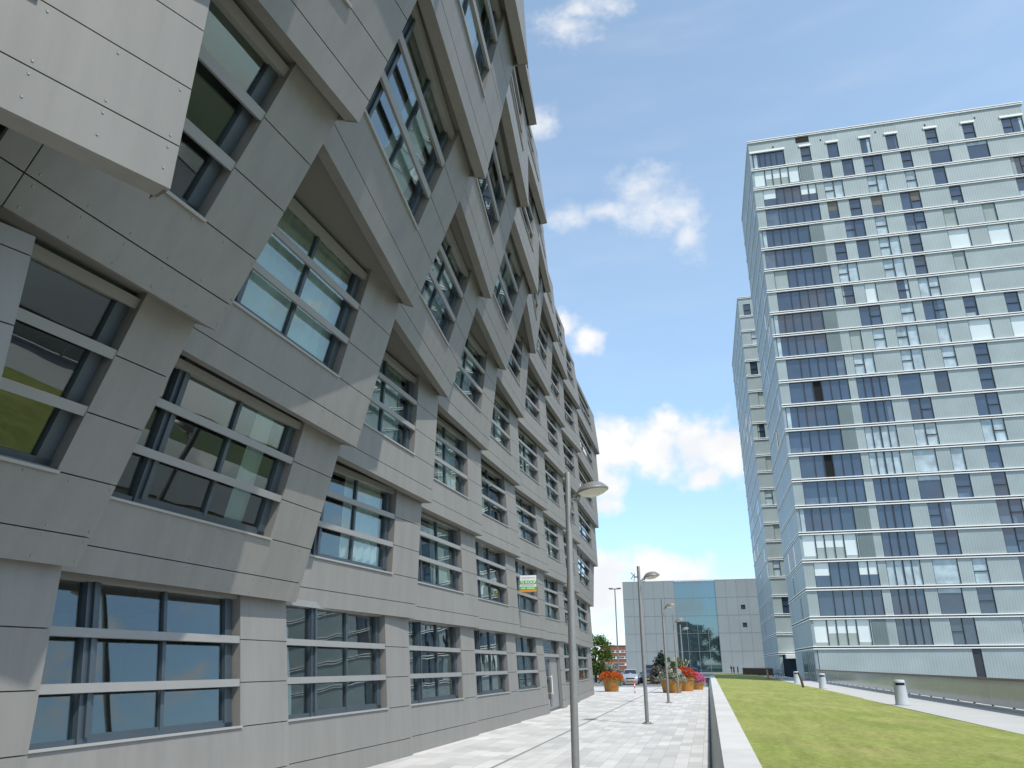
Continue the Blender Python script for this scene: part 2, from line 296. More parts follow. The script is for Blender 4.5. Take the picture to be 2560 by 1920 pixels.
# ------------------------------------------------------------------ helpers
class MB:
    def __init__(s): s.v = []; s.f = []; s.mi = []; s.cur = 0
    def face(s, pts):
        b = len(s.v); s.v += [tuple(p) for p in pts]; s.f.append(tuple(range(b, b + len(pts)))); s.mi.append(s.cur)
    def hexa(s, p):   # p[0:4] one side ring, p[4:8] the opposite ring
        b = len(s.v); s.v += [tuple(q) for q in p]
        for f in ((0, 1, 2, 3), (7, 6, 5, 4), (0, 4, 5, 1), (1, 5, 6, 2), (2, 6, 7, 3), (3, 7, 4, 0)):
            s.f.append(tuple(b + i for i in f)); s.mi.append(s.cur)
    def box(s, x0, x1, y0, y1, z0, z1):
        s.hexa([(x0, y0, z0), (x1, y0, z0), (x1, y1, z0), (x0, y1, z0), (x0, y0, z1), (x1, y0, z1), (x1, y1, z1), (x0, y1, z1)])
    def tube(s, pts, rad, n=10, cap=True):
        pts = [Vector(p) for p in pts]; rads = rad if isinstance(rad, (list, tuple)) else [rad] * len(pts); rings = []
        for i, p in enumerate(pts):
            d = (pts[min(i + 1, len(pts) - 1)] - pts[max(i - 1, 0)]).normalized()
            a = Vector((0, 0, 1)) if abs(d.z) < .9 else Vector((1, 0, 0)); u = d.cross(a).normalized(); w = d.cross(u)
            b = len(s.v); s.v += [tuple(p + (u * math.cos(2 * math.pi * k / n) + w * math.sin(2 * math.pi * k / n)) * rads[i]) for k in range(n)]; rings.append(b)
        for a, b in zip(rings, rings[1:]):
            for k in range(n): s.f.append((a + k, a + (k + 1) % n, b + (k + 1) % n, b + k)); s.mi.append(s.cur)
        if cap:
            s.f.append(tuple(rings[0] + k for k in range(n))); s.mi.append(s.cur)
            s.f.append(tuple(rings[-1] + k for k in reversed(range(n)))); s.mi.append(s.cur)
    def lathe(s, prof, n=24, o=(0, 0, 0), mat3=None):
        rings = []
        for r, z in prof:
            b = len(s.v)
            for k in range(n):
                q = Vector((r * math.cos(2 * math.pi * k / n), r * math.sin(2 * math.pi * k / n), z))
                if mat3: q = mat3 @ q
                s.v.append((q.x + o[0], q.y + o[1], q.z + o[2]))
            rings.append(b)
        for a, b in zip(rings, rings[1:]):
            for k in range(n): s.f.append((a + k, a + (k + 1) % n, b + (k + 1) % n, b + k)); s.mi.append(s.cur)
        s.f.append(tuple(rings[0] + k for k in reversed(range(n)))); s.mi.append(s.cur)
        s.f.append(tuple(rings[-1] + k for k in range(n))); s.mi.append(s.cur)
    def build(s, name, m, parent=None, smooth=False, loc=None):
        me = bpy.data.meshes.new(name); me.from_pydata(s.v, [], s.f)
        ms = m if isinstance(m, (list, tuple)) else [m]
        for q in ms: me.materials.append(q)
        if len(ms) > 1: me.polygons.foreach_set('material_index', s.mi)
        bm = bmesh.new(); bm.from_mesh(me); bmesh.ops.recalc_face_normals(bm, faces=bm.faces); bm.to_mesh(me); bm.free()
        if smooth:
            me.polygons.foreach_set('use_smooth', [True] * len(me.polygons)); me.set_sharp_from_angle(angle=R_(40))
        o = bpy.data.objects.new(name, me); C.objects.link(o)
        if parent: o.parent = parent
        if loc: o.location = loc
        return o
def tag(o, label=None, cat=None, group=None, kind=None):
    if label: o['label'] = label
    if cat: o['category'] = cat
    if group: o['group'] = group
    if kind: o['kind'] = kind
    return o
def thing(name, label, cat, loc=(0, 0, 0), rz=0, group=None):
    o = bpy.data.objects.new(name, None); C.objects.link(o); o.location = loc; o.rotation_euler = (0, 0, rz); o.empty_display_size = .3
    return tag(o, label, cat, group)
def dup(root, loc, rz=None, label=None):
    r = root.copy(); C.objects.link(r); r.location = loc
    if rz is not None: r.rotation_euler = (0, 0, rz)
    if label: r['label'] = label
    for ch in list(root.children):
        c = ch.copy(); C.objects.link(c); c.parent = r
        for g in ch.children:
            d = g.copy(); C.objects.link(d); d.parent = c
    return r
def sheet(name, pts, m, thick=0):
    b = MB(); b.face(pts); o = b.build(name, m); o['kind'] = 'structure'; return o

# ------------------------------------------------------------------ ground
g = MB()
X0, X1, Y0, Y1, hx, hy0, hy1 = -2500, 2500, -2500, 3500, 10.95, -60, 125
for a, b, c, d in ((X0, hx, Y0, Y1), (hx, X1, Y0, hy0), (hx, X1, hy1, Y1), (80, X1, hy0, hy1)):
    g.face([(a, c, -.06), (b, c, -.06), (b, d, -.06), (a, d, -.06)])
tag(g.build('ground', M['ground']), kind='structure')
sheet('lower_street', [(hx, hy0, -3.2), (80, hy0, -3.2), (80, hy1, -3.2), (hx, hy1, -3.2)], M['asphalt'])
sheet('pavement', [(-16, -30, 0), (-.15, -30, 0), (-.15, 75, 0), (-16, 75, 0)], M['pave'])
sheet('road', [(-60, 75.4, -.02), (-.4, 75.4, -.02), (-.4, 132, -.02), (-60, 132, -.02)], M['asphalt'])
k = MB(); k.box(-60, -.15, 75, 75.4, -.05, .06); tag(k.build('road_kerb', M['concrete']), kind='structure')
k = MB(); k.box(-.15, -.12, -30, 112, -.06, -.005); tag(k.build('drain_strip', M['channel']), kind='structure')
k = MB()
for x in (-4.42,): k.box(x - .035, x + .035, -30, 74.5, -.03, .003)
tag(k.build('paving_drain', mat('drain_slot', (.21, .208, .20), .8, .3)), kind='structure')
sheet('forecourt', [(-60, 132, -.02), (hx, 132, -.02), (hx, 215, -.02), (-60, 215, -.02)], M['plaza'])
# lawn, gently falling to the path
def lawn_z(x, y): return .46 - .16 * max(0, min(1, (x - .6) / 6.9)) + .02 * math.sin(x * .9 + y * .13)
lm = bmesh.new(); nx, ny = 14, 120; vs = [[lm.verts.new((.60 + 6.9 * i / nx, -12 + 152 * j / ny, lawn_z(.6 + 6.9 * i / nx, -12 + 152 * j / ny))) for i in range(nx + 1)] for j in range(ny + 1)]
for j in range(ny):
    for i in range(nx): lm.faces.new((vs[j][i], vs[j][i + 1], vs[j + 1][i + 1], vs[j + 1][i]))
me = bpy.data.meshes.new('lawn'); lm.to_mesh(me); lm.free(); me.materials.append(M['lawn']); me.polygons.foreach_set('use_smooth', [True] * len(me.polygons))
lo = bpy.data.objects.new('lawn', me); C.objects.link(lo); lo['kind'] = 'structure'
k = MB(); k.box(7.42, 10.5, -30, 132, -.06, .30)
tag(k.build('path', M['path']), kind='structure')

# low wall with coping between pavement and lawn
lw = thing('low_wall', 'long low concrete wall with pale coping between paved walk and lawn', 'wall', (0, 0, 0))
b = MB(); P = [(-.12, -.06), (.13, .47), (.60, .47), (.60, -.06)]
b.hexa([(x, -30, z) for x, z in P] + [(x, 112, z) for x, z in P]); b.build('wall_face', M['wallface'], lw)
b = MB(); y = -30.0
while y < 112: b.box(.10, .64, y + .006, y + 2.394, .47, .53); y += 2.4
b.build('coping', M['concrete'], lw)

# ------------------------------------------------------------------ the wave shaped apartment block
YB = {-2: -1.0, -1: 4.7, 0: 7.6, 1: 13.03, 2: 18.46, 3: 23.89, 4: 29.32, 5: 34.75, 6: 40.18, 7: 45.61, 8: 57.0}
ZK = [0, 3.02, 5.85, 8.67, 11.48, 14.28, 17.10, 19.95]
XR = {0: [-6.3, -7.15, -6.95, -6.80, -6.76, -6.73, -6.70, -6.87, -7.10, -7.85],
      1: [-5.4, -7.00, -7.15, -6.86, -6.77, -6.74, -6.80, -6.83, -6.95, -7.80],
      2: [-4.10, -5.59, -6.18, -6.54, -6.71, -6.68, -6.62, -6.70, -6.90, -7.68],
      3: [-3.4, -3.89, -5.14, -6.18, -6.54, -6.69, -6.64, -6.66, -6.75, -7.25],
      4: [-2.3, -2.45, -3.68, -5.01, -5.93, -6.52, -6.51, -6.60, -6.65, -7.07],
      5: [-1.7, -1.75, -2.74, -3.92, -4.77, -5.99, -6.41, -6.60, -6.54, -6.90],
      6: [-1.5, -1.60, -2.60, -3.64, -4.39, -5.29, -5.93, -6.39, -6.49, -6.77],
      7: [-1.9, -2.00, -2.95, -3.95, -4.70, -5.55, -6.15, -6.50, -6.80, -7.10]}
STEP = {0: [0, 1.15, .15, .10, .10, .10, .12, .1, .3, .1], 1: [0, 2.0, .42, .30, .22, .2, .22, .22, .25, .2], 2: [0, 1.75, .80, .62, .45, .32, .28, .28, .28, .3],
        3: [0, .80, .62, .52, .42, .32, .28, .28, .28, .3], 4: [0, .6, .75, .68, .50, .42, .32, .3, .28, .3], 5: [0, .5, .6, .62, .52, .45, .34, .3, .28, .3],
        6: [0, .5, .55, .6, .5, .42, .34, .3, .28, .3], 7: [0, .5, .55, .6, .5, .42, .34, .3, .28, .3]}
LEFT0 = [-8.0, -7.4, -6.7, -5.2, -3.2, -2.6, -2.4, -2.8]
def xr(i, k): return XR[k][i + 1]
def xl(i, k): return LEFT0[k] if i == -1 else xr(i - 1, k) - STEP[k][i + 1]
wave = thing('apartment_block', 'grey panelled apartment block with wavy overhanging facade along the paved walk', 'building', (-12, 25, 0))
WO = Vector((-12, 25, 0))
rw = random.Random(11)
class Bay:
    def __init__(s, i, k):
        s.i, s.k = i, k; s.y0, s.y1 = YB[i - 1], YB[i]; s.L = Vector((xl(i, k), s.y0, ZK[k])); s.R = Vector((xr(i, k), s.y1, ZK[k]))
        s.dz = ZK[k + 1] - ZK[k]; over = .2 if k == 0 else (.26 + .12 * max(0, min(1, (xr(i, k + 1) - xr(i, k)) / 1.5)))
        lean = (xr(i, k + 1) - over) - xr(i, k)
        if k == 6: lean = xr(i, 7) - xr(i, 6)
        if i == -1 and k == 2: lean = .1
        if i == -1 and k == 1: lean = 0
        s.W = (s.R - s.L).length; s.e1 = (s.R - s.L).normalized(); s.up = Vector((lean / s.dz, 0, 1))
        n = s.e1.cross(s.up).normalized(); s.n = n if n.x > 0 else -n
    def P(s, a, z, d=0): return s.L + s.e1 * a + s.up * z + s.n * d - WO
    def slab(s, mb, a0, a1, z0, z1, d0, d1):
        mb.hexa([s.P(a0, z0, d0), s.P(a1, z0, d0), s.P(a1, z1, d0), s.P(a0, z1, d0), s.P(a0, z0, d1), s.P(a1, z0, d1), s.P(a1, z1, d1), s.P(a0, z1, d1)])
GAP = .007
curtain_set = {(1, 2): (1.3, 4.0, 'curtain'), (2, 1): (2.3, 3.9, 'curtain'), (3, 1): (2.4, 3.9, 'curtain2'), (1, 1): (3.2, 3.75, 'curtain2'), (4, 1): (1.2, 2.5, 'curtain2'),
               (2, 2): (1.3, 3.9, 'curtain2'), (3, 2): (2.4, 3.9, 'curtain'), (4, 2): (1.1, 2.4, 'curtain'), (6, 1): (1.6, 3.9, 'curtain2'), (2, 3): (2.4, 3.9, 'curtain2'), (5, 2): (1.3, 2.5, 'curtain'),
               (5, 3): (2.5, 3.9, 'curtain'), (1, 3): (2.4, 3.8, 'curtain2'), (6, 2): (1.2, 3.9, 'curtain'), (4, 3): (2.4, 3.9, 'curtain'), (3, 4): (1.2, 3.9, 'curtain2'), (7, 1): (1.2, 2.6, 'curtain')}
def facade_bay(i, k):
    B = Bay(i, k); W = B.W; top = B.dz + (.22 if k < 6 else 0)
    z_mid, z_sill = (.37, 1.05) if k == 0 else (.33, .93)
    j1, j2 = (1.70, 2.35) if k == 0 else (1.60, 2.26)
    if i == 0: wr = W - (.80 if k < 2 else 1.0)
    elif i == -1: wr = W - 1.3
    elif i == 8: wr = W - 3.0
    else: wr = 4.10
    door = (i == 6 and k == 0)
    T = .05; D = .20
    # spandrel: board strips with open joints in front of a dark backing
    if not door:
        zb0 = -.10 if (i, k) == (-1, 2) else 0
        b = MB(); B.slab(b, 0, W, zb0, z_mid - GAP, -T, 0); B.slab(b, 0, W, z_mid + GAP, z_sill, -T, 0)
        if (i, k) == (0, 2):   # runs on behind the projecting box
            B.slab(b, -.32, -.015, 0, z_mid - GAP, -T, 0); B.slab(b, -.32, -.015, z_mid + GAP, z_sill, -T, 0); B.slab(b, -3.2, -.33, .1, z_sill + .6, -.5, -.45)
        b.cur = 1; B.slab(b, .01, W - .01, .012 + zb0, z_sill - .012, -D, -T - .004)
        b.cur = 0; B.slab(b, W - .03, W, zb0, z_sill, (-2.3 if k != 2 else -.3) if i == -1 else -1.1, -T - .002)
        if k: B.slab(b, 0, W, zb0, zb0 + .03, -D - .02, -T - .002)
        b.build('spandrel_panel', [M['clad'], M['clad_dark']], wave)
    else:
        b = MB(); B.slab(b, wr, W, 0, z_mid - GAP, -T, 0); B.slab(b, wr, W, z_mid + GAP, z_sill, -T, 0); B.slab(b, wr, W, 0, z_sill, -.7, -T - .002); b.build('spandrel_panel', M['clad'], wave)
    # pier beside the window
    b = MB()
    zs = [z_sill, j1, j2, top if (i, k) != (-1, 1) else 2.45]
    for q in range(3): B.slab(b, wr, W, zs[q] + (GAP if q else 2 * GAP), zs[q + 1] - (GAP if q < 2 else 0), -T, 0)
    b.cur = 1; B.slab(b, wr + .012, W - .012, z_sill - .02, zs[3] - .01, -.17, -T - .004)
    b.cur = 0; B.slab(b, W - .03, W, z_sill, zs[3] - .005, (-2.3 if k != 2 else -.3) if i == -1 else -1.1, -T - .002); B.slab(b, wr, wr + .03, z_sill, zs[3] - .005, -.34, -T - .002)
    b.build('pier_panel', [M['clad'], M['clad_dark']], wave)
    # soffit above the storey below
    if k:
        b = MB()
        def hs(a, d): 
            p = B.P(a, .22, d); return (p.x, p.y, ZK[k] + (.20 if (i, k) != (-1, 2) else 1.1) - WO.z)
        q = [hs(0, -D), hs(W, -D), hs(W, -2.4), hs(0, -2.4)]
        b.hexa([(x, y, z) for x, y, z in q] + [(x, y, z + .06) for x, y, z in q]); b.build('soffit', M['soffit'] if (i, k) != (-1, 2) else M['clad_dark'], wave)  # underside of the projecting box: its deep shade is put in as dark colour
    # window
    z0 = z_sill if not door else .02; zt = top - .02; F = -.17
    w = MB(); fr = .065
    B.slab(w, 0, wr, z0, z0 + .09, F - .07, F + .03); B.slab(w, 0, wr, zt - .16, zt, F - .07, F + .03)
    if door:
        B.slab(w, 0, .07, z0, zt, F - .07, F + .03); B.slab(w, wr - .07, wr, z0, zt, F - .07, F + .03)
        B.slab(w, 0, wr, 2.28, 2.42, F - .07, F + .03); B.slab(w, 2.05, 2.13, z0, 2.28, F - .07, F + .03)
    else:
        B.slab(w, 0, fr, z0, zt, F - .07, F + .03); B.slab(w, wr - .2, wr - .03, z0, zt, F - .07, F + .03)
        if i not in (0,):
            B.slab(w, 1.05, 1.27, z0, zt, F - .08, F + .05); B.slab(w, 1.13, 1.19, z0 + .09, zt - .16, F + .05, F + .09)
            if i != -1: B.slab(w, 2.50, 2.57, z0, zt, F - .05, F + .02)
            B.slab(w, 1.27, wr - .2, z0 + .09, z0 + .13, F - .05, F + .01)
        if i == 8: B.slab(w, 4.6, 4.7, z0, zt, F - .05, F + .02)
    wo = w.build('window', M['frame'], wave)
    gl = MB(); B.slab(gl, .03, wr - .04, z0 + .05, zt - .1, F - .03, F - .022); gl.build('pane', M['glass'], wo)
    if door:
        d = MB(); B.slab(d, 2.13, wr - .07, z0 + .02, 2.28, F - .04, F + .01); B.slab(d, .07, .12, z0 + .02, 2.28, F - .03, F + .03); B.slab(d, 1.98, 2.05, z0 + .02, 2.28, F - .03, F + .03)
        B.slab(d, .12, 1.98, 2.2, 2.28, F - .03, F + .03); B.slab(d, .12, 1.98, z0 + .02, z0 + .16, F - .03, F + .03)
        do = d.build('entrance_door', M['door_grey'], wave)
        h = MB(); h.tube([B.P(1.9, .7, F + .1), B.P(1.9, 1.5, F + .1)], .016, 8); h.tube([B.P(1.9, .75, F), B.P(1.9, .75, F + .1)], .01, 6); h.tube([B.P(1.9, 1.45, F), B.P(1.9, 1.45, F + .1)], .01, 6); h.build('handle', M['white'], do)
        b = MB(); B.slab(b, 0, wr, 2.28, 2.42, -.1, -.02); b.build('crossbars', M['bar'], wo)
    else:
        b = MB(); B.slab(b, 0, wr + .012, j1 - .055, j1 + .055, -.07, -.012); B.slab(b, 0, wr + .012, j2 - .055, j2 + .055, -.07, -.012)
        for zz in (j1, j2):   # brackets back to the frame
            B.slab(b, 1.13, 1.19, zz - .03, zz + .03, F + .08, -.07); B.slab(b, wr - .12, wr - .06, zz - .03, zz + .03, F + .02, -.07)
        b.build('crossbars', M['bar'], wo)
        b = MB(); B.slab(b, -.02, wr + .02, z_sill - .012, z_sill + .022, F, .035); b.build('sill', M['sill'], wo)
        if k < 6:
            b = MB(); B.slab(b, 0, wr, B.dz - .02, B.dz + .10, -.19, -.06); b.build('head_trim', M['bar'], wo)
        if (i, k) in curtain_set or (k > 0 and i > 0 and rw.random() < .55):
            a0, a1, mn = curtain_set.get((i, k), (rw.choice([.1, .1, 1.3, 1.3, 2.6]), rw.choice([2.4, 3.85, 3.85]), rw.choice(['curtain', 'curtain2'])))
            if a1 - a0 < .4: a1 = a0 + 1.1
            b = MB(); n = int((a1 - a0) / .15); pr = None
            for q in range(n + 1):
                a = a0 + (a1 - a0) * q / n; dd = F - .16 - (.05 if q % 2 else 0)
                cur = (B.P(a, z0 + .06, dd), B.P(a, zt - .12, dd))
                if pr: b.face([pr[0], cur[0], cur[1], pr[1]])
                pr = cur
            b.build('curtain', M[mn], wo)
    # room box behind the pane
    b = MB(); q0, q1 = .02, (W - .06 if (i, k) != (-1, 2) else W - 1.4)
    b.face([B.P(q0, 0, -3.4), B.P(q1, 0, -3.4), B.P(q1, B.dz + .25, -3.4), B.P(q0, B.dz + .25, -3.4)])
    b.face([B.P(q1, 0, -.9), B.P(q1, 0, -3.4), B.P(q1, B.dz + .25, -3.4), B.P(q1, B.dz + .25, -.9)])
    b.face([B.P(q0, 0, -.4), B.P(q0, 0, -3.4), B.P(q0, B.dz + .25, -3.4), B.P(q0, B.dz + .25, -.4)])
    b.face([B.P(q0, .25, -.3), B.P(q1, .25, -.3), B.P(q1, .25, -3.4), B.P(q0, .25, -3.4)])
    b.face([B.P(q0, B.dz + .24, -1.9), B.P(q1, B.dz + .24, -1.9), B.P(q1, B.dz + .24, -3.4), B.P(q0, B.dz + .24, -3.4)])
    b.build('room', M['room'], wave)
    return B
for k in range(7):
    for i in range(-1, 9): facade_bay(i, k)
# rivets on the boards nearest the camera
b = MB()
for (i, k) in ((-1, 2), (0, 2), (0, 1), (1, 1), (1, 2)):
    B = Bay(i, k)
    for z in (.06, .27, .39, .87):
        a = .12
        while a < B.W:
            if a > B.W - 3.6: 
                c = B.P(a, z, 0); rr = .011
                b.hexa([B.P(a - rr, z - rr, -.002), B.P(a + rr, z - rr, -.002), B.P(a + rr, z + rr, -.002), B.P(a - rr, z + rr, -.002),
                        B.P(a - rr * .6, z - rr * .6, .008), B.P(a + rr * .6, z - rr * .6, .008), B.P(a + rr * .6, z + rr * .6, .008), B.P(a - rr * .6, z + rr * .6, .008)])
            a += .55
b.build('rivets', M['rivet'], wave)['kind'] = 'stuff'
# closed back, end walls and roof
b = MB(); b.box(-17, -16.7, -1, 57, 0, 19.9); b.box(-16.7, -8.6, 56.6, 57, 0, 19.9); b.box(-16.7, -8.2, -1.3, -1, 0, 19.9)
b2 = MB()
for v in range(len(b.v)): b.v[v] = tuple(Vector(b.v[v]) - WO)
b.build('rear_wall', M['clad'], wave)
r = MB(); ring = [Vector((-16.8, -1, 0))]
for i in range(-1, 9):
    ring += [Vector((xl(i, 7), YB[i - 1], 0)), Vector((xr(i, 7), YB[i], 0))]
ring.append(Vector((-16.8, 57, 0)))
lo_, hi_ = [q + Vector((0, 0, 19.93)) - WO for q in ring], [q + Vector((0, 0, 20.2)) - WO for q in ring]
for a in range(len(ring)):
    c = (a + 1) % len(ring); r.face([lo_[a], lo_[c], hi_[c], hi_[a]])
from mathutils.geometry import tessellate_polygon
for tri in tessellate_polygon([[q.copy() for q in ring]]):
    r.face([hi_[t] for t in tri]); r.face([lo_[t] for t in reversed(tri)])
r.build('roof', M['clad'], wave)

# for sale board on the facade
def textmesh(txt, size, m, parent, mw, name='lettering'):
    cu = bpy.data.curves.new('t', 'FONT'); cu.body = txt; cu.size = size; cu.extrude = .002; cu.align_x = 'CENTER'; cu.align_y = 'CENTER'; cu.offset = .003
    o = bpy.data.objects.new('t', cu); C.objects.link(o)
    dg = bpy.context.evaluated_depsgraph_get(); me = bpy.data.meshes.new_from_object(o.evaluated_get(dg)); bpy.data.objects.remove(o); bpy.data.curves.remove(cu)
    me.name = name; me.materials.clear(); me.materials.append(m); n = bpy.data.objects.new(name, me); C.objects.link(n); n.parent = parent; n.matrix_local = mw
    return n
sg = thing('for_sale_board', 'white green and orange TE KOOP board fixed to the grey block facade', 'sign', (-6.85, 29.75, 4.9), 0)
def sign_face():
    # local: x along the board (out from the wall), z up, faces -Y ; folded V board
    w, h = .66, .62
    b = MB(); b.box(0, w, 0, .02, -h / 2, h / 2); b.build('board', M['white'], sg)
    b = MB(); b.hexa([(w, .02, -h / 2), (w, .0, -h / 2), (w, .0, h / 2), (w, .02, h / 2), (0, .42, -h / 2), (0, .40, -h / 2), (0, .40, h / 2), (0, .42, h / 2)]); b.build('rear_board', M['sign_orange'], sg)
    b = MB(); b.box(.0, w, -.004, -.001, -.02, .12); b.box(0, w, -.004, -.001, -.235, -.12); b.build('green_band', M['sign_green'], sg)
    b = MB(); b.box(0, w, -.004, -.001, -h / 2, -.24); b.build('orange_band', M['sign_orange'], sg)
    b = MB(); b.box(.08, w - .06, -.004, -.001, .20, .225); b.box(.04, w - .06, -.004, -.001, -.055, -.042); b.box(.04, w - .1, -.004, -.001, -.09, -.077); b.build('small_print', M['sign_grey'], sg)
    b = MB(); 
    for q in range(9):
        if q in (3,): continue
        b.box(.06 + q * .06, .10 + q * .06, -.008, -.005, -.20, -.155)
    b.build('number_marks', M['white'], sg)
    textmesh('TE KOOP', .15, M['white'], sg, Matrix.Translation((w / 2, -.007, .05)) @ Matrix.Rotation(R_(90), 4, 'X'))
    b = MB(); b.box(-.25, .02, .0, .03, .24, .27); b.box(-.25, .02, .0, .03, -.27, -.24); b.build('bracket', M['steel'], sg)
sign_face()

# ------------------------------------------------------------------ towers
ROWZ = [64.3] + [61.6 - 2.904 * j for j in range(21)]      # floor lines below each row: row j spans ROWZ[j+1]..ROWZ[j]
ROWS = {
0: [(10.8, 14.9, 'c'), (16.9, 18.1, 'd'), (20.1, 21.4, 'd'), (24.0, 25.2, 'd'), (27.0, 28.3, 'd'), (31.5, 32.8, 'd'), (35.7, 37.0, 'd'), (40.0, 42.3, 'D')],
1: [(10.7, 16.4, 'cl'), (16.5, 18.0, 'g'), (19.0, 20.2, 'd'), (21.5, 22.8, 'd'), (24.0, 26.2, 'D'), (28.3, 29.5, 'd'), (31.5, 33.8, 'Y'), (35.7, 38.0, 'Y')],
2: [(11.7, 18.1, 'cm'), (19.0, 21.2, 'L'), (24.0, 26.2, 'L'), (28.3, 29.5, 'l'), (31.4, 32.8, 'd'), (39.9, 42.0, 'D')],
3: [(11.7, 18.1, 'c'), (19.0, 20.2, 'b'), (21.5, 22.8, 'd'), (24.0, 25.3, 'b'), (27.3, 29.5, 'B'), (32.7, 34.0, 'd'), (39.9, 42.0, 'D')],
4: [(10.7, 16.5, 'c'), (16.5, 18.1, 'g'), (20.6, 22.8, 'D'), (24.0, 25.3, 'l'), (27.3, 29.5, 'D'), (31.5, 32.9, 'y'), (35.7, 37.1, 'y')],
5: [(10.7, 16.5, 'c'), (16.5, 18.0, 'g'), (19.0, 20.3, 'd'), (21.5, 22.9, 'd'), (24.0, 26.3, 'L'), (27.3, 28.6, 'd'), (31.5, 33.8, 'w'), (35.7, 38.0, 'w')],
6: [(11.7, 18.2, 'c'), (19.0, 21.2, 'L'), (24.0, 26.3, 'L'), (27.3, 28.6, 'd'), (31.5, 32.8, 'y')],
7: [(11.7, 18.2, 'c'), (19.0, 20.3, 'd'), (21.5, 22.8, 'w'), (25.0, 26.3, 'd'), (27.3, 29.5, 'L'), (32.6, 34.0, 'w')],
8: [(10.7, 16.5, 'c'), (16.5, 18.0, 'g'), (20.5, 22.8, 'D'), (24.9, 26.3, 'l'), (27.3, 29.6, 'D'), (31.5, 32.8, 'd'), (35.7, 37.1, 'd')],
9: [(10.7, 16.5, 'c'), (16.5, 18.0, 'g'), (19.0, 20.3, 'y'), (21.5, 22.8, 'l'), (24.0, 26.3, 'L'), (28.2, 29.5, 'l'), (31.5, 33.8, 'w'), (35.7, 37.9, 'w')],
10: [(11.7, 18.1, 'c'), (19.0, 21.2, 'L'), (24.0, 26.3, 'L'), (28.2, 29.6, 'l'), (31.5, 32.9, 'd')],
11: [(11.7, 18.1, 'ck'), (18.9, 22.2, '4'), (23.3, 25.6, 'B2'), (27.0, 28.4, 'd'), (31.4, 32.8, 'd')],
12: [(10.7, 16.5, 'c'), (16.5, 18.0, 'g'), (18.9, 22.2, '4'), (23.9, 26.2, 'D'), (30.5, 32.8, 'D')],
13: [(10.7, 16.5, 'c'), (16.5, 18.0, 'g'), (18.9, 22.2, '4l'), (23.9, 26.2, 'L'), (30.5, 32.8, 'L')],
14: [(11.7, 18.1, 'ck'), (18.9, 22.1, '4l'), (23.3, 25.6, 'w2'), (27.0, 28.3, 'l'), (30.4, 31.8, 'd')],
15: [(11.7, 18.0, 'c'), (18.9, 22.2, '4'), (23.3, 25.6, 'Y'), (26.9, 28.4, 'd'), (30.4, 31.8, 'd')],
16: [(10.7, 16.5, 'c'), (16.5, 18.0, 'g'), (18.8, 22.1, '4'), (23.8, 26.1, 'D'), (30.3, 32.7, 'D')],
17: [(10.7, 16.4, 'cl'), (16.5, 18.0, 'g'), (18.8, 22.1, '4'), (23.8, 26.2, 'D'), (30.3, 32.7, 'D')],
18: [(11.7, 18.0, 'cm'), (18.8, 22.1, '4l'), (23.2, 25.6, 'w2'), (26.9, 28.3, 'l'), (31.2, 32.7, 'd')],
19: [(11.7, 18.0, 'c'), (18.8, 22.0, '4'), (23.2, 25.5, 'Y'), (26.8, 28.3, 'd')],
20: [(10.7, 16.4, 'cl'), (16.5, 17.9, 'g'), (18.8, 22.0, '4'), (23.8, 26.1, 'D'), (30.2, 32.4, 'D')]}
rt_ = random.Random(5)
def tower(root, x0, x1, y0, y1, rows, ztop, zbase, o):
    """front wall at y0 in real openings, side wall at x0, ledges round both."""
    yo = lambda p: tuple(Vector(p) - o)
    def box(mb, *a):
        n = len(mb.v); mb.box(*a)
        for q in range(n, len(mb.v)): mb.v[q] = yo(mb.v[q])
    c = MB(); box(c, x0 + .5, x1 - .1, y0 + .5, y1, zbase, ztop - .3); c.build('core', M['room'], root)
    # side wall with joints
    s = MB()
    for j in range(22):
        zt_ = (ztop if j == 0 else ROWZ[j]); zb = ROWZ[j + 1] if j < 21 else zbase
        if j == 0: zt_ = ztop
        yy = y0 + .004; wd = [2.6, 1.6, 3.4, 2.2, 2.9, 1.9, 4.1]; q = j % 3
        end = y1
        while yy < end:
            w_ = min(wd[q % 7], end - yy); q += 1
            box(s, x0, x0 + .28, yy + .02, yy + w_ - .02, zb + .12, zt_ - .12); yy += w_
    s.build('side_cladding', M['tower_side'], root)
    sb = MB(); box(sb, x0 + .16, x0 + .5, y0 + .3, y1, zbase, ztop - .1); sb.build('side_backing', M['ledge_gap'], root)
    f = MB()
    for j in range(21):
        zt_ = ROWZ[j] if j else ztop; zb = ROWZ[j + 1]; ws = rows.get(j, [])
        xs = x0 + .004
        for a, b_, t in ws:
            if a > xs + .05: box(f, xs, a, y0, y0 + .3, zb + .1, zt_ - .1)
            xs = max(xs, b_)
        if xs < x1: box(f, xs, x1, y0, y0 + .3, zb + .1, zt_ - .1)
        if j == 0:
            for a, b_, t in ws: box(f, a, b_, y0 + .01, y0 + .3, 64.05, zt_ - .1)
    return f, box
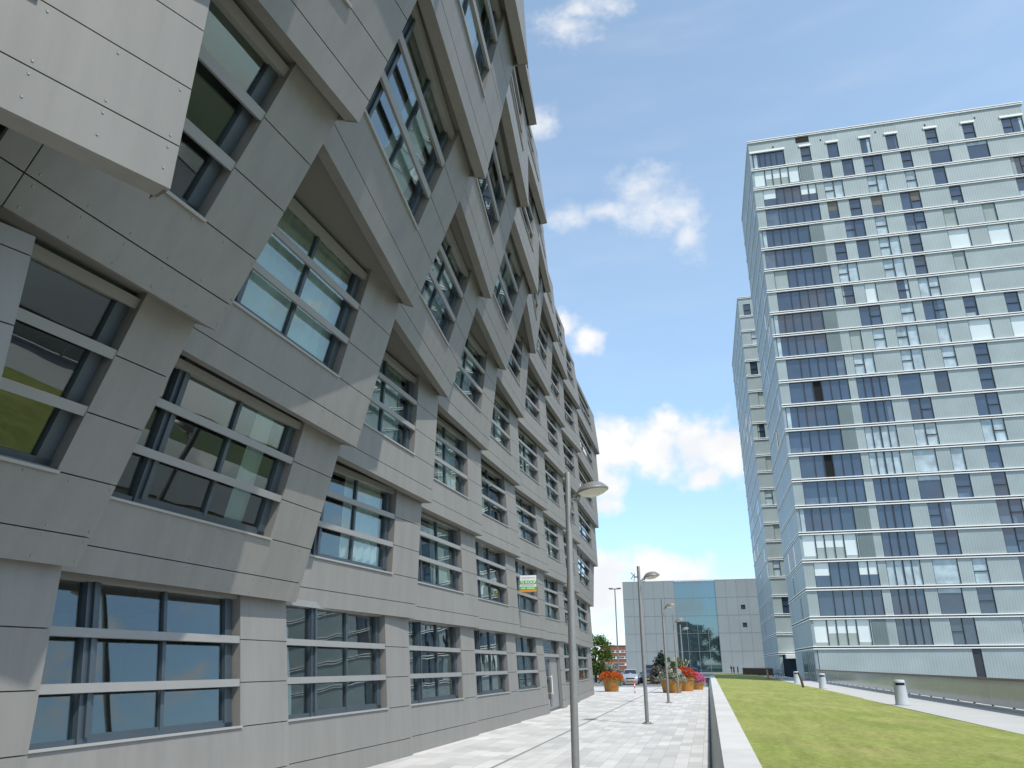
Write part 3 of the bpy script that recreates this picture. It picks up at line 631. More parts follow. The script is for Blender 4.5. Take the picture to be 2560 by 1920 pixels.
def win(root, box, x0, x1, z0, z1, y, t, facing='y'):
    """one window: frame part with pane / blind sub-parts"""
    nm = 'corner_glazing' if t[0] == 'c' else ('balcony_window' if t[0] == '4' else 'window')
    fr = MB(); e = .06; yy0, yy1 = y + .06, y + .2
    box(fr, x0, x1, yy0, yy1, z0, z0 + e); box(fr, x0, x1, yy0, yy1, z1 - e, z1); box(fr, x0, x0 + e, yy0, yy1, z0, z1); box(fr, x1 - e, x1, yy0, yy1, z0, z1)
    W = x1 - x0; mid = (x0 + x1) / 2
    if t[0] == 'c':
        fs = [.27, .43, .60, .77] if x0 < 11 else [.25, .40, .55, .70, .85]
        for q, f_ in enumerate(fs): box(fr, x0 + W * f_ - .035, x0 + W * f_ + .035, yy0 - .01, yy1, z0, z1)
    elif t[0] == '4':
        for f_ in (.25, .5, .75): box(fr, x0 + W * f_ - (.07 if f_ == .5 else .04), x0 + W * f_ + (.07 if f_ == .5 else .04), yy0 - .01, yy1, z0, z1)
    elif t in ('D', 'L', 'B'):
        box(fr, mid - .045, mid + .045, yy0 - .01, yy1, z0, z1)
        lft = int(x0 * 10) % 2 == 0
        a, b_ = (x0, mid) if lft else (mid, x1)
        zz = z0 + (z1 - z0) * .48; box(fr, a, b_, yy0 - .01, yy1, zz - .04, zz + .04)
    elif t in ('d', 'l') and rt_.random() < .75:
        zz = z0 + (z1 - z0) * .48; box(fr, x0, x1, yy0 - .01, yy1, zz - .04, zz + .04)
    o = fr.build(nm, M['c_frame'], root)
    pm = {'d': 'p_dark', 'D': 'p_blue', 'l': 'p_light', 'L': 'p_light', 'w': 'p_white', 'w2': 'p_light', 'y': 'p_grey', 'Y': 'p_dark', 'b': 'p_dark', 'B': 'p_blue', 'B2': 'p_blue', '4': 'p_blue', '4l': 'p_light',
          'c': 'p_blue', 'cl': 'p_grey', 'cm': 'p_blue', 'ck': 'p_blue'}[t]
    p = MB(); box(p, x0 + .02, x1 - .02, y + .14, y + .17, z0 + .02, z1 - .02); p.build('pane', M[pm], o)
    if t in ('b', 'B'):
        p = MB(); a = x0 if t == 'b' else mid; box(p, a + .05, x1 - .05, y + .125, y + .136, z0 + (z1 - z0) * .5, z1 - .05); p.build('blind', M['p_brown'], o)
    if t in ('cl', 'cm', 'ck', 'w2', 'Y'):
        p = MB(); n = 0
        fs = ([0, .27, .43, .60, .77, 1] if x0 < 11 else [0, .25, .40, .55, .70, .85, 1]) if t[0] == 'c' else [0, 1]
        for q in range(len(fs) - 1):
            if t == 'ck':
                if q != 2: continue
            if t == 'cm' and q in (1, 2, 3): continue
            lo = {'cl': .12 if q in (0, 4) else .45, 'cm': .45, 'ck': 0, 'w2': .05, 'Y': .78}[t]
            box(p, x0 + W * fs[q] + .07, x0 + W * fs[q + 1] - .07, y + .125, y + .136, z0 + (z1 - z0) * lo + .04, z1 - .07)
        p.build('blind', M['black' if t == 'ck' else ('p_white' if t in ('cl', 'cm') else 'p_light')], o)
    elif t in ('d', 'D', '4', 'c') and rt_.random() < .42:
        p = MB(); k_ = rt_.random(); wd = W * rt_.uniform(.12, .3)
        if k_ < .4: box(p, x0 + .08, x0 + .08 + wd, y + .125, y + .136, z0 + .06, z1 - .08)
        elif k_ < .7: box(p, x1 - .08 - wd, x1 - .08, y + .125, y + .136, z0 + .06, z1 - .08)
        else: box(p, x0 + .08, x0 + .08 + W * rt_.uniform(.3, .8), y + .125, y + .136, z0 + .06, z0 + rt_.uniform(.4, .9))
        p.build('curtain', M[rt_.choice(['p_light', 'p_grey', 'p_sheer', 'p_sheer', 'p_sheer'])], o)
    elif t == 'c' and x0 < 11:
        p = MB(); box(p, x0 + .35, x0 + .75, y + .125, y + .136, z0 + .05, z1 - .1); p.build('blind', M['p_light'], o)
    return o
def ledges(root, box, x0, x1, y0, y1, ztop):
    zs = [ztop] + ROWZ[1:]
    for j, z in enumerate(zs):
        b = MB(); top = z + .13; d = .14
        for q, (za, zb, mi, ex) in enumerate(((z + .07, z + .17, 0, d), (z - .07, z + .07, 1, .03), (z - .18, z - .07, 0, d))):
            b.cur = mi
            n = len(b.v)
            box(b, x0 - ex * .4, x1 + ex, y0 - ex, y0 + .25, za, zb); box(b, x0 - (ex * .5 if mi == 0 else 0.015), x0 + .25, y0 + .25, y1 + .02, za, zb)
        b.build('ledge', [M['ledge'], M['ledge_gap']], root)
t1 = thing('residential_tower', 'tall pale green tower with white floor ledges and scattered windows at right', 'tower', (10.66, 88.06, .3))
O1 = Vector((10.66, 88.06, .3))
f, bx1 = tower(t1, 10.66, 42.6, 88.06, 107.1, ROWS, 65.9, -3.3, O1)
f.build('front_cladding', M['tower'], t1)
gf = MB(); 
for a, c_ in ((11.0, 25.3), (26.15, 42.6)): bx1(gf, a, c_, 88.06, 88.36, -3.3, ROWZ[21] - .1)
gf.build('plinth_cladding', M['tower'], t1)
gf = MB(); bx1(gf, 25.3, 26.15, 88.14, 88.36, -3.3, ROWZ[21] - .1); gf.build('plinth_slot', M['c_frame'], t1)
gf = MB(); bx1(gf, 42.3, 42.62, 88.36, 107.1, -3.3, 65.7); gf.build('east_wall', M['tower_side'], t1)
gg = MB(); bx1(gg, 10.62, 10.66, 89.2, 93.8, .3, 3.2); bx1(gg, 10.62, 10.66, 95.0, 99.2, .3, 3.2); go = gg.build('entrance_glazing', M['p_dark'], t1)
gf = MB()
for yy in (89.2, 90.7, 92.2, 93.8): bx1(gf, 10.57, 10.62, yy - .05, yy + .05, .3, 3.2)
gf.build('frame', M['p_light'], go)
for j, ws in ROWS.items():
    z0, z1 = ROWZ[j + 1] + .13, (ROWZ[j] - .13 if j else 64.05)
    for a, b_, t in ws:
        if t == 'g':
            p = MB(); bx1(p, a + .01, b_ + .0, 88.03, 88.3, z0, z1); p.build('tinted_panel', M['tower_gray'], t1)
        else: win(t1, bx1, a, b_, z0, z1, 88.06, t)
ledges(t1, bx1, 10.66, 42.6, 88.06, 107.1, 65.9)
for a, b_, t in ROWS[0]:
    b = MB(); bx1(b, a - .12, b_ + .12, 87.95, 88.06, 64.12, 64.40); b.build('window_hood', M['ledge'], t1)
b = MB()
for x in (13.6, 19.4, 25.9, 31.6, 37.2): bx1(b, x, x + .16, 88.04, 88.06, 64.6, 64.85)
b.cur = 0; bx1(b, 16.5, 18.1, 88.03, 88.06, 64.8, 65.6)
b.build('vents', M['black'], t1)
# slit windows in the side wall
def slits(root, box, x, y0, y1, n, rnd):
    for q in range(n):
        j = rnd.randrange(0, 20); yy = y0 + .6 + rnd.random() * (y1 - y0 - 3)
        w = MB(); box(w, x - .012, x + .05, yy, yy + .9, ROWZ[j + 1] + .15, ROWZ[j] - .5 if j else 63.4); w.build('side_window', M['p_dark'], root)
slits(t1, bx1, 10.66, 88.4, 105, 22, random.Random(4))
rf = MB(); bx1(rf, 10.7, 42.5, 88.2, 107, 65.5, 65.7); rf.build('roof', M['roof'], t1)

t2 = thing('residential_tower', 'second pale green tower half hidden behind the nearer tower', 'tower', (10.86, 133.6, .3))
O2 = Vector((10.86, 133.6, .3))
R2 = {0: [(11.65, 12.9, 'd')], 2: [(12.45, 13.6, 'l')], 4: [(11.65, 12.9, 'd')], 6: [(12.4, 13.6, 'y')], 8: [(11.65, 12.85, 'd')], 10: [(12.4, 13.5, 'y')], 12: [(11.6, 12.85, 'l')], 14: [(12.35, 13.5, 'y')], 16: [(11.55, 12.7, 'l')], 18: [(12.25, 13.5, 'd')]}
f, bx2 = tower(t2, 10.86, 42.8, 133.6, 168.6, R2, 65.4, -.1, O2)
f.build('front_cladding', M['tower'], t2)
for j, ws in R2.items():
    for a, b_, t in ws: win(t2, bx2, a, b_, ROWZ[j + 1] + .13, (ROWZ[j] - .13 if j else 64.05), 133.6, t)
ledges(t2, bx2, 10.86, 42.8, 133.6, 168.6, 65.4)
gf = MB(); bx2(gf, 11.4, 30, 133.9, 134.1, -.1, ROWZ[21] - .1); gf.build('entrance_recess', M['p_dark'], t2)
gf = MB(); bx2(gf, 10.9, 11.4, 133.6, 134, -.1, ROWZ[21] - .1); gf.build('corner_pier', M['tower'], t2)
gf = MB(); bx2(gf, 11.8, 22, 131.6, 133.5, 2.75, 3.3); gf.build('entrance_canopy', M['white'], t2)
slits(t2, bx2, 10.86, 134, 167, 46, random.Random(9))
rf = MB(); bx2(rf, 10.9, 42.7, 133.8, 168.5, 65.0, 65.2); rf.build('roof', M['roof'], t2)

# ------------------------------------------------------------------ hall at the end of the lawn
hall = thing('exhibition_hall', 'wide pale grey panelled hall with a tall green glass strip beyond the lawn', 'building', (0, 215, 0))
b = MB(); ys = 0; rowz = [22.9, 18.4, 13.9, 9.5, 5.05, 0.0]; cols = [-20.9 + 2.73 * q for q in range(6)] 
xsL = [-20.9, -18.15, -15.42, -12.7, -9.97, -7.3]; xsR = [3.35, 6.0, 8.73, 11.45, 14.2, 16.9, 19.6, 22.3, 25]
holes = [(9.45, 10.55, 15.3, 16.45), (9.45, 10.55, 10.85, 12.0)]
def panelrow(xs):
    for a, c_ in zip(xs, xs[1:]):
        for zt_, zb in zip(rowz, rowz[1:]):
            hh = [h_ for h_ in holes if a < h_[0] and h_[1] < c_ + .01 and zb < h_[2] < zt_]
            x0, x1, z0, z1 = a + .018, c_ - .018, zb + .03, zt_ - .03
            if not hh: b.box(x0, x1, -.2, 0, z0, z1)
            else:
                h_ = hh[0]; b.box(x0, x1, -.2, 0, z0, h_[2]); b.box(x0, x1, -.2, 0, h_[3], z1); b.box(x0, h_[0], -.2, 0, h_[2], h_[3]); b.box(h_[1], x1, -.2, 0, h_[2], h_[3])
panelrow(xsL); panelrow(xsR); b.build('wall_panels', M['hall'], hall)
b = MB(); b.box(-20.88, -7.32, 0.002, 30, 0, 22.85); b.box(3.37, 25, .002, 30, 0, 22.85); b.box(-7.3, 3.35, 1, 30, 0, 22.8); b.build('core', M['hall_joint'], hall)
b = MB(); b.box(-20.95, 25, -.25, .3, 22.9, 23.1); b.build('parapet_cap', M['ledge'], hall)
b = MB(); b.box(-7.3, 3.35, .1, .2, .1, 22.8); gl = b.build('glass_wall', M['hall_glass'], hall)
b = MB()
for x in (-7.25, -4.6, -1.95, .7, 3.3): b.box(x - .04, x + .04, -.02, .1, .1, 22.85)
b.build('mullions', M['hall'], gl)
b = MB()
for z in rowz[1:5]: b.box(-7.3, 3.35, .03, .1, z - .05, z + .05)
b.build('transoms', M['hall_joint'], gl)
for h_ in holes:
    b = MB(); b.box(h_[0], h_[1], -.05, -.02, h_[2], h_[3]); b.build('window', M['p_dark'], hall)
an = thing('roof_mast', 'small dark mast with crossed bars on the roof edge of the grey hall', 'mast', (-17.8, 216, 23.1))
b = MB(); b.tube([(0, 0, 0), (.2, 0, 2.2)], .09, 6); b.tube([(-.7, 0, 2.4), (.1, 0, 1.5), (1.6, 0, .6)], .1, 6); b.tube([(-.8, 0, .7), (-.1, 0, 1.6)], .1, 6); b.tube([(.2, 0, 1.0), (1.0, 0, 1.5)], .08, 6); b.build('mast_bars', M['black'], an)

# brick offices far behind
off = thing('brick_office', 'long low red brick office block with white window bands far beyond the cars', 'building', (-32, 330, 0))
b = MB(); b.box(-10.4, 24, 0, 12, -.1, 1.5); b.box(-10.4, 24, 0, 12, 2.6, 4.1); b.box(-10.4, 24, 0, 12, 5.1, 6.4); b.box(-10.4, 24, 0, 12, 7.4, 9.2); b.build('brick_bands', M['brick'], off)
for z0, z1 in ((1.5, 2.6), (4.1, 5.1), (6.4, 7.4)):
    b = MB(); b.box(-10.3, 24, .15, 11, z0, z1); w = b.build('window_band', M['far_glass'], off)
    b = MB(); b.box(-10.4, 24, -.1, .15, z0, z0 + .16); b.box(-10.4, 24, -.1, .15, z1 - .1, z1)
    for q in range(18): 
        if rt_.random() < .8: b.box(-10.3 + q * 1.9, -10.3 + q * 1.9 + rt_.choice([.2, .35, .7]), 0, .15, z0, z1)
    b.build('frames', M['white'], w)
b = MB(); b.box(-11.2, -10.4, 2, 12, 6.2, 7.5); b.build('stair_bay', M['white'], off)
b = MB(); b.box(-10.6, 24, -.2, 12.2, 9.2, 9.4)
for q in range(9): b.box(-9 + q * 2.1, -9 + q * 2.1 + .8, 3, 4, 9.4, 9.4 + rt_.uniform(.3, .8))
b.build('roof', M['white'], off)

# ------------------------------------------------------------------ lamp posts
lamp = thing('lamp_post', 'nearest grey lamp post with disc lantern in front of the grey facade', 'lamp post', (-2.32, 14.2, 0), group='lamp posts along the paved walk')
b = MB(); b.lathe([(.068, .02), (.068, 3.4), (.062, 3.42), (.056, 5.38), (.05, 5.40)], 20); b.build('pole', M['steel'], lamp, True)
b = MB(); b.lathe([(.2, 0), (.2, .018), (.09, .02), (.08, .05)], 20)
for q in range(4): b.lathe([(.018, .018), (.018, .05)], 8, (.15 * math.cos(q * 1.571 + .78), .15 * math.sin(q * 1.571 + .78), 0))
b.build('base_plate', M['steel'], lamp, True)
b = MB(); b.tube([(.04, 0, 4.86), (.14, 0, 4.90), (.24, 0, 4.95)], .022, 8)
ring = [(.16 + .06 * math.cos(q * .5236), 0, 4.9 + .06 * math.sin(q * .5236)) for q in range(13)]; b.tube(ring, .012, 6, False); b.build('arm', M['steel'], lamp, True)
tilt = Matrix.Rotation(R_(-9), 3, 'Y')
hc = (.47, 0, 5.03)
b = MB(); b.lathe([(.30, -.02), (.305, .0), (.295, .02), (.28, .035), (.27, .04), (.25, .07), (.19, .12), (.10, .15), (.03, .158)], 28, hc, tilt); hd = b.build('lantern', M['steel'], lamp, True)
b = MB(); b.lathe([(.02, -.11), (.12, -.10), (.22, -.065), (.285, -.025)], 28, hc, tilt); b.build('lens', M['lens'], hd, True)
for y, lb in ((29.55, 'second grey lamp post, standing clear on the paving left of the planters'), (45.3, 'third grey lamp post, with its pole crossing the wide orange planter'), (60.3, 'fourth grey lamp post, rising behind the third beside the planters'), (76, 'farthest grey lamp post, its lantern against the green glass strip')):
    dup(lamp, (-2.25, y, 0), 0, lb)
tm = thing('light_mast', 'very tall thin dark light mast between grey block and grey hall', 'light mast', (-15.2, 142, 0))
b = MB(); b.tube([(0, 0, 0), (0, 0, 14.6)], [.16, .09], 10); b.build('pole', M['steel'], tm, True)
b = MB(); b.box(-1.0, 1.0, -.12, .12, 14.6, 14.75); b.box(-1.1, -.4, -.3, .3, 14.7, 14.85); b.box(.4, 1.1, -.3, .3, 14.7, 14.85); b.build('floodlights', M['steel'], tm)

# ------------------------------------------------------------------ foliage
def leaves(b, n, place, size, rnd, flat=0):
    for _ in range(n):
        p = Vector(place(rnd)); s = size * rnd.uniform(.6, 1.4)
        a = Vector((rnd.gauss(0, 1), rnd.gauss(0, 1), rnd.gauss(0, 1) * (1 - flat))).normalized(); c = a.cross(Vector((rnd.gauss(0, 1), rnd.gauss(0, 1), rnd.gauss(0, 1)))).normalized()
        b.face([p - a * s, p + c * s * .5, p + a * s, p - c * s * .5])
def clumps(rnd, n, rx, ry, z0, z1, prof):
    out = []
    for _ in range(n):
        u = rnd.random(); z = z0 + (z1 - z0) * u; r = prof(u) * math.sqrt(rnd.random()); th = rnd.random() * 6.283
        out.append((rx * r * math.cos(th), ry * r * math.sin(th), z, rnd.uniform(.14, .26)))
    return out
def tree(name, label, loc, h, rx, zc, leaf, nl, ls, m, seed, group=None, prof=None):
    rnd = random.Random(seed); root = thing(name, label, 'tree', loc, 0, group)
    prof = prof or (lambda u: math.sin(math.pi * min(1, .12 + u * .88)) ** .6)
    b = MB(); b.tube([(0, 0, 0), (.05, 0, h * .35), (0, .05, h * .85)], [h * .03, h * .022, h * .004], 8)
    cl = clumps(rnd, 46, rx, rx, zc, h, prof)
    for c in cl[:14]: b.tube([(0, 0, max(zc * .8, c[2] * .55)), (c[0] * .6, c[1] * .6, c[2] * .85), (c[0], c[1], c[2])], [h * .009, h * .005, h * .002], 5)
    b.build('trunk', M['bark'], root, True)
    b = MB()
    def place(r):
        c = r.choice(cl); q = c[3] * rx * 1.5
        return (c[0] + r.gauss(0, .45) * q, c[1] + r.gauss(0, .45) * q, min(h * 1.02, c[2] + r.gauss(0, .4) * q))
    leaves(b, nl, place, ls, rnd); b.build('crown', m, root)
    return root
tree('tree', 'small leafy green tree past the far end of the grey block', (-13.0, 96, 0), 5.4, 2.0, 1.0, None, 5200, .13, M['leaf'], 21)
tree('tree', 'broad dark tree behind the camera seen only in the green glass of the hall', (-4, -34, 0), 22, 7.5, 5, None, 5000, .5, M['leaf'], 5)
tree('tree', 'lower dark tree behind the camera to the right, mirrored in the hall glass', (8, -30, 0), 16, 6.5, 4, None, 4000, .5, M['leaf'], 6)

def planter(label, loc, r0, r1, h, flowers, seed):
    root = thing('flower_planter', label, 'planter', loc, 0); rnd = random.Random(seed)
    b = MB(); b.lathe([(r0 * .98, 0), (r0, .03), (r1 * .93, h * .8), (r1, h * .82), (r1 * 1.02, h * .9), (r1, h), (r1 * .9, h), (r1 * .88, h * .86)], 32); b.build('pot', M['terracotta'], root, True)
    b = MB(); b.lathe([(r1 * .87, h * .8), (r1 * .89, h * .88)], 24); b.build('soil', M['soil'], root)
    for nm, m, n, s, rx, z0, z1, kind in flowers:
        b = MB()
        if kind == 'mound':
            def pl(r):
                th = r.random() * 6.283; q = math.sqrt(r.random()); zz = z0 + (z1 - z0) * math.sqrt(max(0, 1 - q * q)) * r.uniform(.55, 1.04)
                return (rx * q * math.cos(th), rx * q * math.sin(th), zz + .04 * math.sin(9 * th) * q)
            leaves(b, n, pl, s, rnd, .3)
        elif kind == 'shell':
            def pl(r):
                th = r.random() * 6.283; q = math.sqrt(r.random()); return (rx * q * math.cos(th), rx * q * math.sin(th), z0 + (z1 - z0) * math.sqrt(max(0, 1 - q * q)) * r.uniform(.9, 1.06))
            leaves(b, n, pl, s, rnd, .4)
        else:   # loose upright sprays
            st = [(rnd.gauss(0, .45) * rx, rnd.gauss(0, .45) * rx, rnd.uniform(.6, 1.0)) for _ in range(16)]
            def pl(r):
                c = r.choice(st); u = r.random() ** .7; return (c[0] * (.4 + .7 * u) + r.gauss(0, .05), c[1] * (.4 + .7 * u) + r.gauss(0, .05), z0 + (z1 - z0) * u * c[2])
            leaves(b, n, pl, s, rnd)
        b.build(nm, m, root)
    return root
planter('orange planter heaped with rusty orange flowers beside the end of the grey block', (-7.4, 63.4, 0), .52, .66, .95,
        [('foliage', M['leaf_mid'], 900, .07, .95, .6, 1.35, 'mound'), ('blooms', M['fl_orange'], 2800, .05, 1.0, .78, 1.48, 'shell'), ('spray', M['leaf_grey'], 420, .09, .45, 1.2, 2.15, 'spray')], 31)
planter('widest orange planter with trailing silvery white plants behind the lamp posts', (-2.75, 61.6, 0), .66, .86, .98,
        [('foliage', M['leaf_grey'], 1500, .10, 1.15, .7, 1.5, 'mound'), ('blooms', M['fl_white'], 900, .07, 1.1, .8, 1.65, 'spray'), ('dry_stems', M['leaf_brown'], 260, .1, .7, 1.1, 1.95, 'spray')], 32)
planter('orange planter with a bright red orange flower mound, partly behind the widest planter', (-1.85, 65.2, 0), .55, .72, .98,
        [('foliage', M['leaf_mid'], 700, .07, .85, .7, 1.5, 'mound'), ('blooms', M['fl_red'], 2400, .055, .92, .85, 1.72, 'shell'), ('spray', M['leaf_grey'], 350, .09, .8, .8, 1.6, 'spray')], 33)
planter('orange planter with a tall green and white bush behind the red flowers', (-2.6, 70.5, 0), .55, .72, .98,
        [('foliage', M['leaf_mid'], 1500, .10, .95, .9, 2.6, 'spray'), ('blooms', M['fl_white'], 1100, .06, 1.0, 1.0, 2.6, 'spray')], 34)
planter('low orange planter with a pink flower mound next to the low wall', (-1.05, 69.2, 0), .46, .58, .55,
        [('foliage', M['leaf_mid'], 500, .06, .62, .5, 1.0, 'mound'), ('blooms', M['fl_pink'], 2400, .05, .72, .5, 1.3, 'shell')], 35)
def bush(label, loc, rx, h, m, seed, cat='shrub', n=2600, ls=.11):
    rnd = random.Random(seed); root = thing('shrub', label, cat, loc)
    b = MB(); b.tube([(0, 0, 0), (0, 0, h * .6)], [.06, .02], 6); b.build('stem', M['bark'], root)
    cl = clumps(rnd, 26, rx, rx, .25, h, lambda u: (1.05 - u) ** .55); b = MB()
    def pl(r):
        c = r.choice(cl); return (c[0] + r.gauss(0, .16) * rx, c[1] + r.gauss(0, .16) * rx, max(.05, c[2] + r.gauss(0, .08) * h))
    leaves(b, n, pl, ls, rnd); b.build('foliage', m, root); return root
bush('dark pointed evergreen shrub standing beside the parked cars', (-5.1, 92, 0), 1.0, 3.0, M['leaf_dark'], 41)
bush('low dry brownish shrub in front of the dark evergreen', (-5.5, 88.5, 0), .9, 1.5, M['leaf_brown'], 42)

# ------------------------------------------------------------------ cars
def car(label, loc, rz, body, van=False, seed=0):
    root = thing('parked_car', label, 'car', loc, rz, 'cars parked beyond the planters')
    Lh = 2.1
    # stations along y (front at -y): y, z_low, z_belt, z_top, half width, half roof width
    if van: S = [(-2.15, .35, .75, .78, .62, .5), (-2.0, .25, .95, 1.0, .82, .66), (-1.45, .22, 1.08, 1.2, .9, .75), (-.95, .22, 1.12, 1.85, .92, .76), (0, .22, 1.12, 1.95, .93, .8), (1.4, .22, 1.12, 1.95, .93, .8), (2.1, .25, 1.1, 1.85, .9, .76), (2.2, .4, 1.0, 1.2, .8, .7)]
    else: S = [(-2.15, .32, .58, .60, .58, .45), (-2.05, .22, .70, .73, .76, .6), (-1.3, .2, .86, .92, .85, .72), (-.75, .2, .92, 1.02, .86, .72), (-.15, .2, .94, 1.42, .87, .60), (.5, .2, .95, 1.47, .87, .61), (1.3, .2, .97, 1.40, .86, .6), (1.85, .22, .96, 1.05, .82, .62), (2.1, .34, .85, .88, .7, .55)]
    b = MB(); rings = []
    for y, zl, zb, zt_, hw, hr in S:
        k0 = len(b.v); zm = (zl + zb) / 2
        b.v += [(-hw * .92, y, zl), (-hw, y, zm), (-hw * .97, y, zb), (-hr, y, zt_), (0, y, zt_ + .03), (hr, y, zt_), (hw * .97, y, zb), (hw, y, zm), (hw * .92, y, zl)]; rings.append(k0)
    for a, c_ in zip(rings, rings[1:]):
        for q in range(9): b.f.append((a + q, a + (q + 1) % 9, c_ + (q + 1) % 9, c_ + q)); b.mi.append(0)
    b.f.append(tuple(rings[0] + q for q in range(9))); b.f.append(tuple(rings[-1] + q for q in reversed(range(9)))); b.mi += [0, 0]
    bo = b.build('body', body, root, True)
    def pl(name, quads, m):
        g_ = MB()
        for q in quads: g_.face(q)
        return g_.build(name, m, bo)
    if van: ws0, ws1 = (-1.5, 1.16, .72), (-1.0, 1.8, .70)
    else: ws0, ws1 = (-.74, 1.0, .66), (-.2, 1.38, .56)
    pl('windscreen', [[(-ws0[2], ws0[0] - .03, ws0[1] + .03), (ws0[2], ws0[0] - .03, ws0[1] + .03), (ws1[2], ws1[0] - .03, ws1[1] + .03), (-ws1[2], ws1[0] - .03, ws1[1] + .03)]], M['car_glass'])
    zb, zt_ = (1.16, 1.8) if van else (.99, 1.36); hw, hr = (.91, .79) if van else (.845, .625)
    for sgn in (-1, 1):
        for a, c_ in (((-.75, .35), (.45, 1.6)) if van else ((-.35, .45), (.52, 1.4))):
            pl('side_window', [[(sgn * hw, a, zb), (sgn * hw, c_, zb), (sgn * (hr + .012), c_ - .08, zt_), (sgn * (hr + .012), a + .2, zt_)]], M['car_glass'])
        h_ = MB(); h_.hexa([(sgn * .48, -2.13, .58), (sgn * .74, -2.02, .58), (sgn * .74, -2.0, .72), (sgn * .48, -2.1, .72), (sgn * .48, -1.95, .58), (sgn * .74, -1.85, .58), (sgn * .74, -1.8, .74), (sgn * .48, -1.9, .74)]); h_.build('headlight', M['headlight'], bo)
        mr_ = MB(); mr_.box(sgn * .88 - .1, sgn * .88 + .1, -.55, -.45, .98, 1.1); mr_.build('mirror', body, bo)
        for yy in (-1.32, 1.28):
            t_ = MB(); rot = Matrix.Rotation(R_(90), 3, 'Y'); t_.lathe([(.2, -.1), (.30, -.1), (.32, -.06), (.32, .06), (.30, .1), (.2, .1)], 18, (sgn * .80, yy, .32), rot); to = t_.build('wheel', M['tyre'], root, True)
            t_ = MB(); t_.lathe([(.02, 0), (.19, -.005), (.2, .012)], 14, (sgn * .905, yy, .32), rot); t_.build('rim', M['rim'], to)
    p_ = MB(); p_.box(-.26, .26, -2.19, -2.16, .40, .51); p_.build('number_plate', M['plate'], bo)
    p_ = MB(); p_.box(-.45, .45, -2.17, -2.1, .56, .66); p_.build('grille', M['black'], bo)
    return root
car('silver car facing the camera beside the rusty orange flowers', (-8.1, 87.2, 0), R_(4), M['car_silver'])
car('bright blue car half hidden behind the planter of rusty orange flowers', (-9.9, 87.5, 0), R_(10), M['car_blue'])
car('dark navy car just right of the silver car', (-6.6, 93, 0), R_(0), M['car_navy'])
car('dark maroon van standing behind the navy car', (-7.2, 104, 0), R_(3), M['car_maroon'], True)
car('dark teal car parked beyond the evergreen shrub', (-4.4, 112, 0), R_(60), M['car_teal'])
car('small blue car beyond the pink flowers near the low wall', (-2.2, 113, 0), R_(0), M['car_navy'])

# ------------------------------------------------------------------ street furniture
bl = thing('striped_bollard', 'thin red and white striped bollard on the paving left of the second lamp post', 'bollard', (-5.35, 60.3, 0))
for q in range(5):
    b = MB(); b.lathe([(.04, q * .16), (.04, q * .16 + .16)], 14); b.build('red_band' if q % 2 == 0 else 'white_band', M['red'] if q % 2 == 0 else M['white'], bl)
b = MB(); b.lathe([(.04, .8), (.03, .83), (.01, .84)], 14); b.build('cap', M['red'], bl)
gp = thing('service_post', 'short grey green service post in front of the silver car', 'post', (-8.35, 79.5, 0))
b = MB(); b.lathe([(.15, 0), (.15, .85), (.13, .93), (.05, .96)], 16); b.build('post', M['post_green'], gp, True)
b = MB(); b.lathe([(.07, .96), (.08, 1.02), (.03, 1.08)], 12); b.build('cap', M['white'], gp)
bn = thing('litter_bin', 'nearest tapered grey litter bin on the pale path', 'litter bin', (7.85, 38.0, .30), 0, 'grey litter bins along the path')
b = MB(); b.lathe([(.29, .0), (.29, .03), (.27, .06), (.235, .78), (.235, .9), (.225, .97), (.20, 1.0), (.05, 1.01)], 28); b.build('body', M['bin'], bn, True)
b = MB()
for q in range(7):
    a0 = R_(-90 - 50 + q * 100 / 7); a1 = R_(-90 - 50 + (q + 1) * 100 / 7); r_ = .2395
    b.face([(r_ * math.cos(a0), r_ * math.sin(a0), .79), (r_ * math.cos(a1), r_ * math.sin(a1), .79), (r_ * math.cos(a1), r_ * math.sin(a1), .89), (r_ * math.cos(a0), r_ * math.sin(a0), .89)])
b.build('slot', M['black'], bn)
b = MB(); b.lathe([(.31, 0), (.31, .012), (.29, .014)], 24); b.build('foot', M['steel'], bn)
dup(bn, (7.85, 62.5, .30), R_(3), 'middle of the three tapered grey litter bins on the path')
dup(bn, (7.85, 80.0, .30), R_(-2), 'farthest tapered grey litter bin, beside the leaning dark stake')
st = thing('wooden_stake', 'dark weathered wooden stake leaning left at the lawn edge', 'stake', (6.6, 63.2, .3))
b = MB(); b.tube([(0, 0, -.1), (-.1, 0, .55), (-.27, 0, 1.08)], [.09, .085, .06], 9); b.build('post', M['wood'], st)
st = thing('wooden_stake', 'pale orange wooden stake upright at the far lawn edge', 'stake', (6.35, 95.5, .3))
b = MB(); b.tube([(0, 0, -.1), (-.03, 0, 1.1)], [.12, .10], 9); b.build('post', M['wood2'], st)
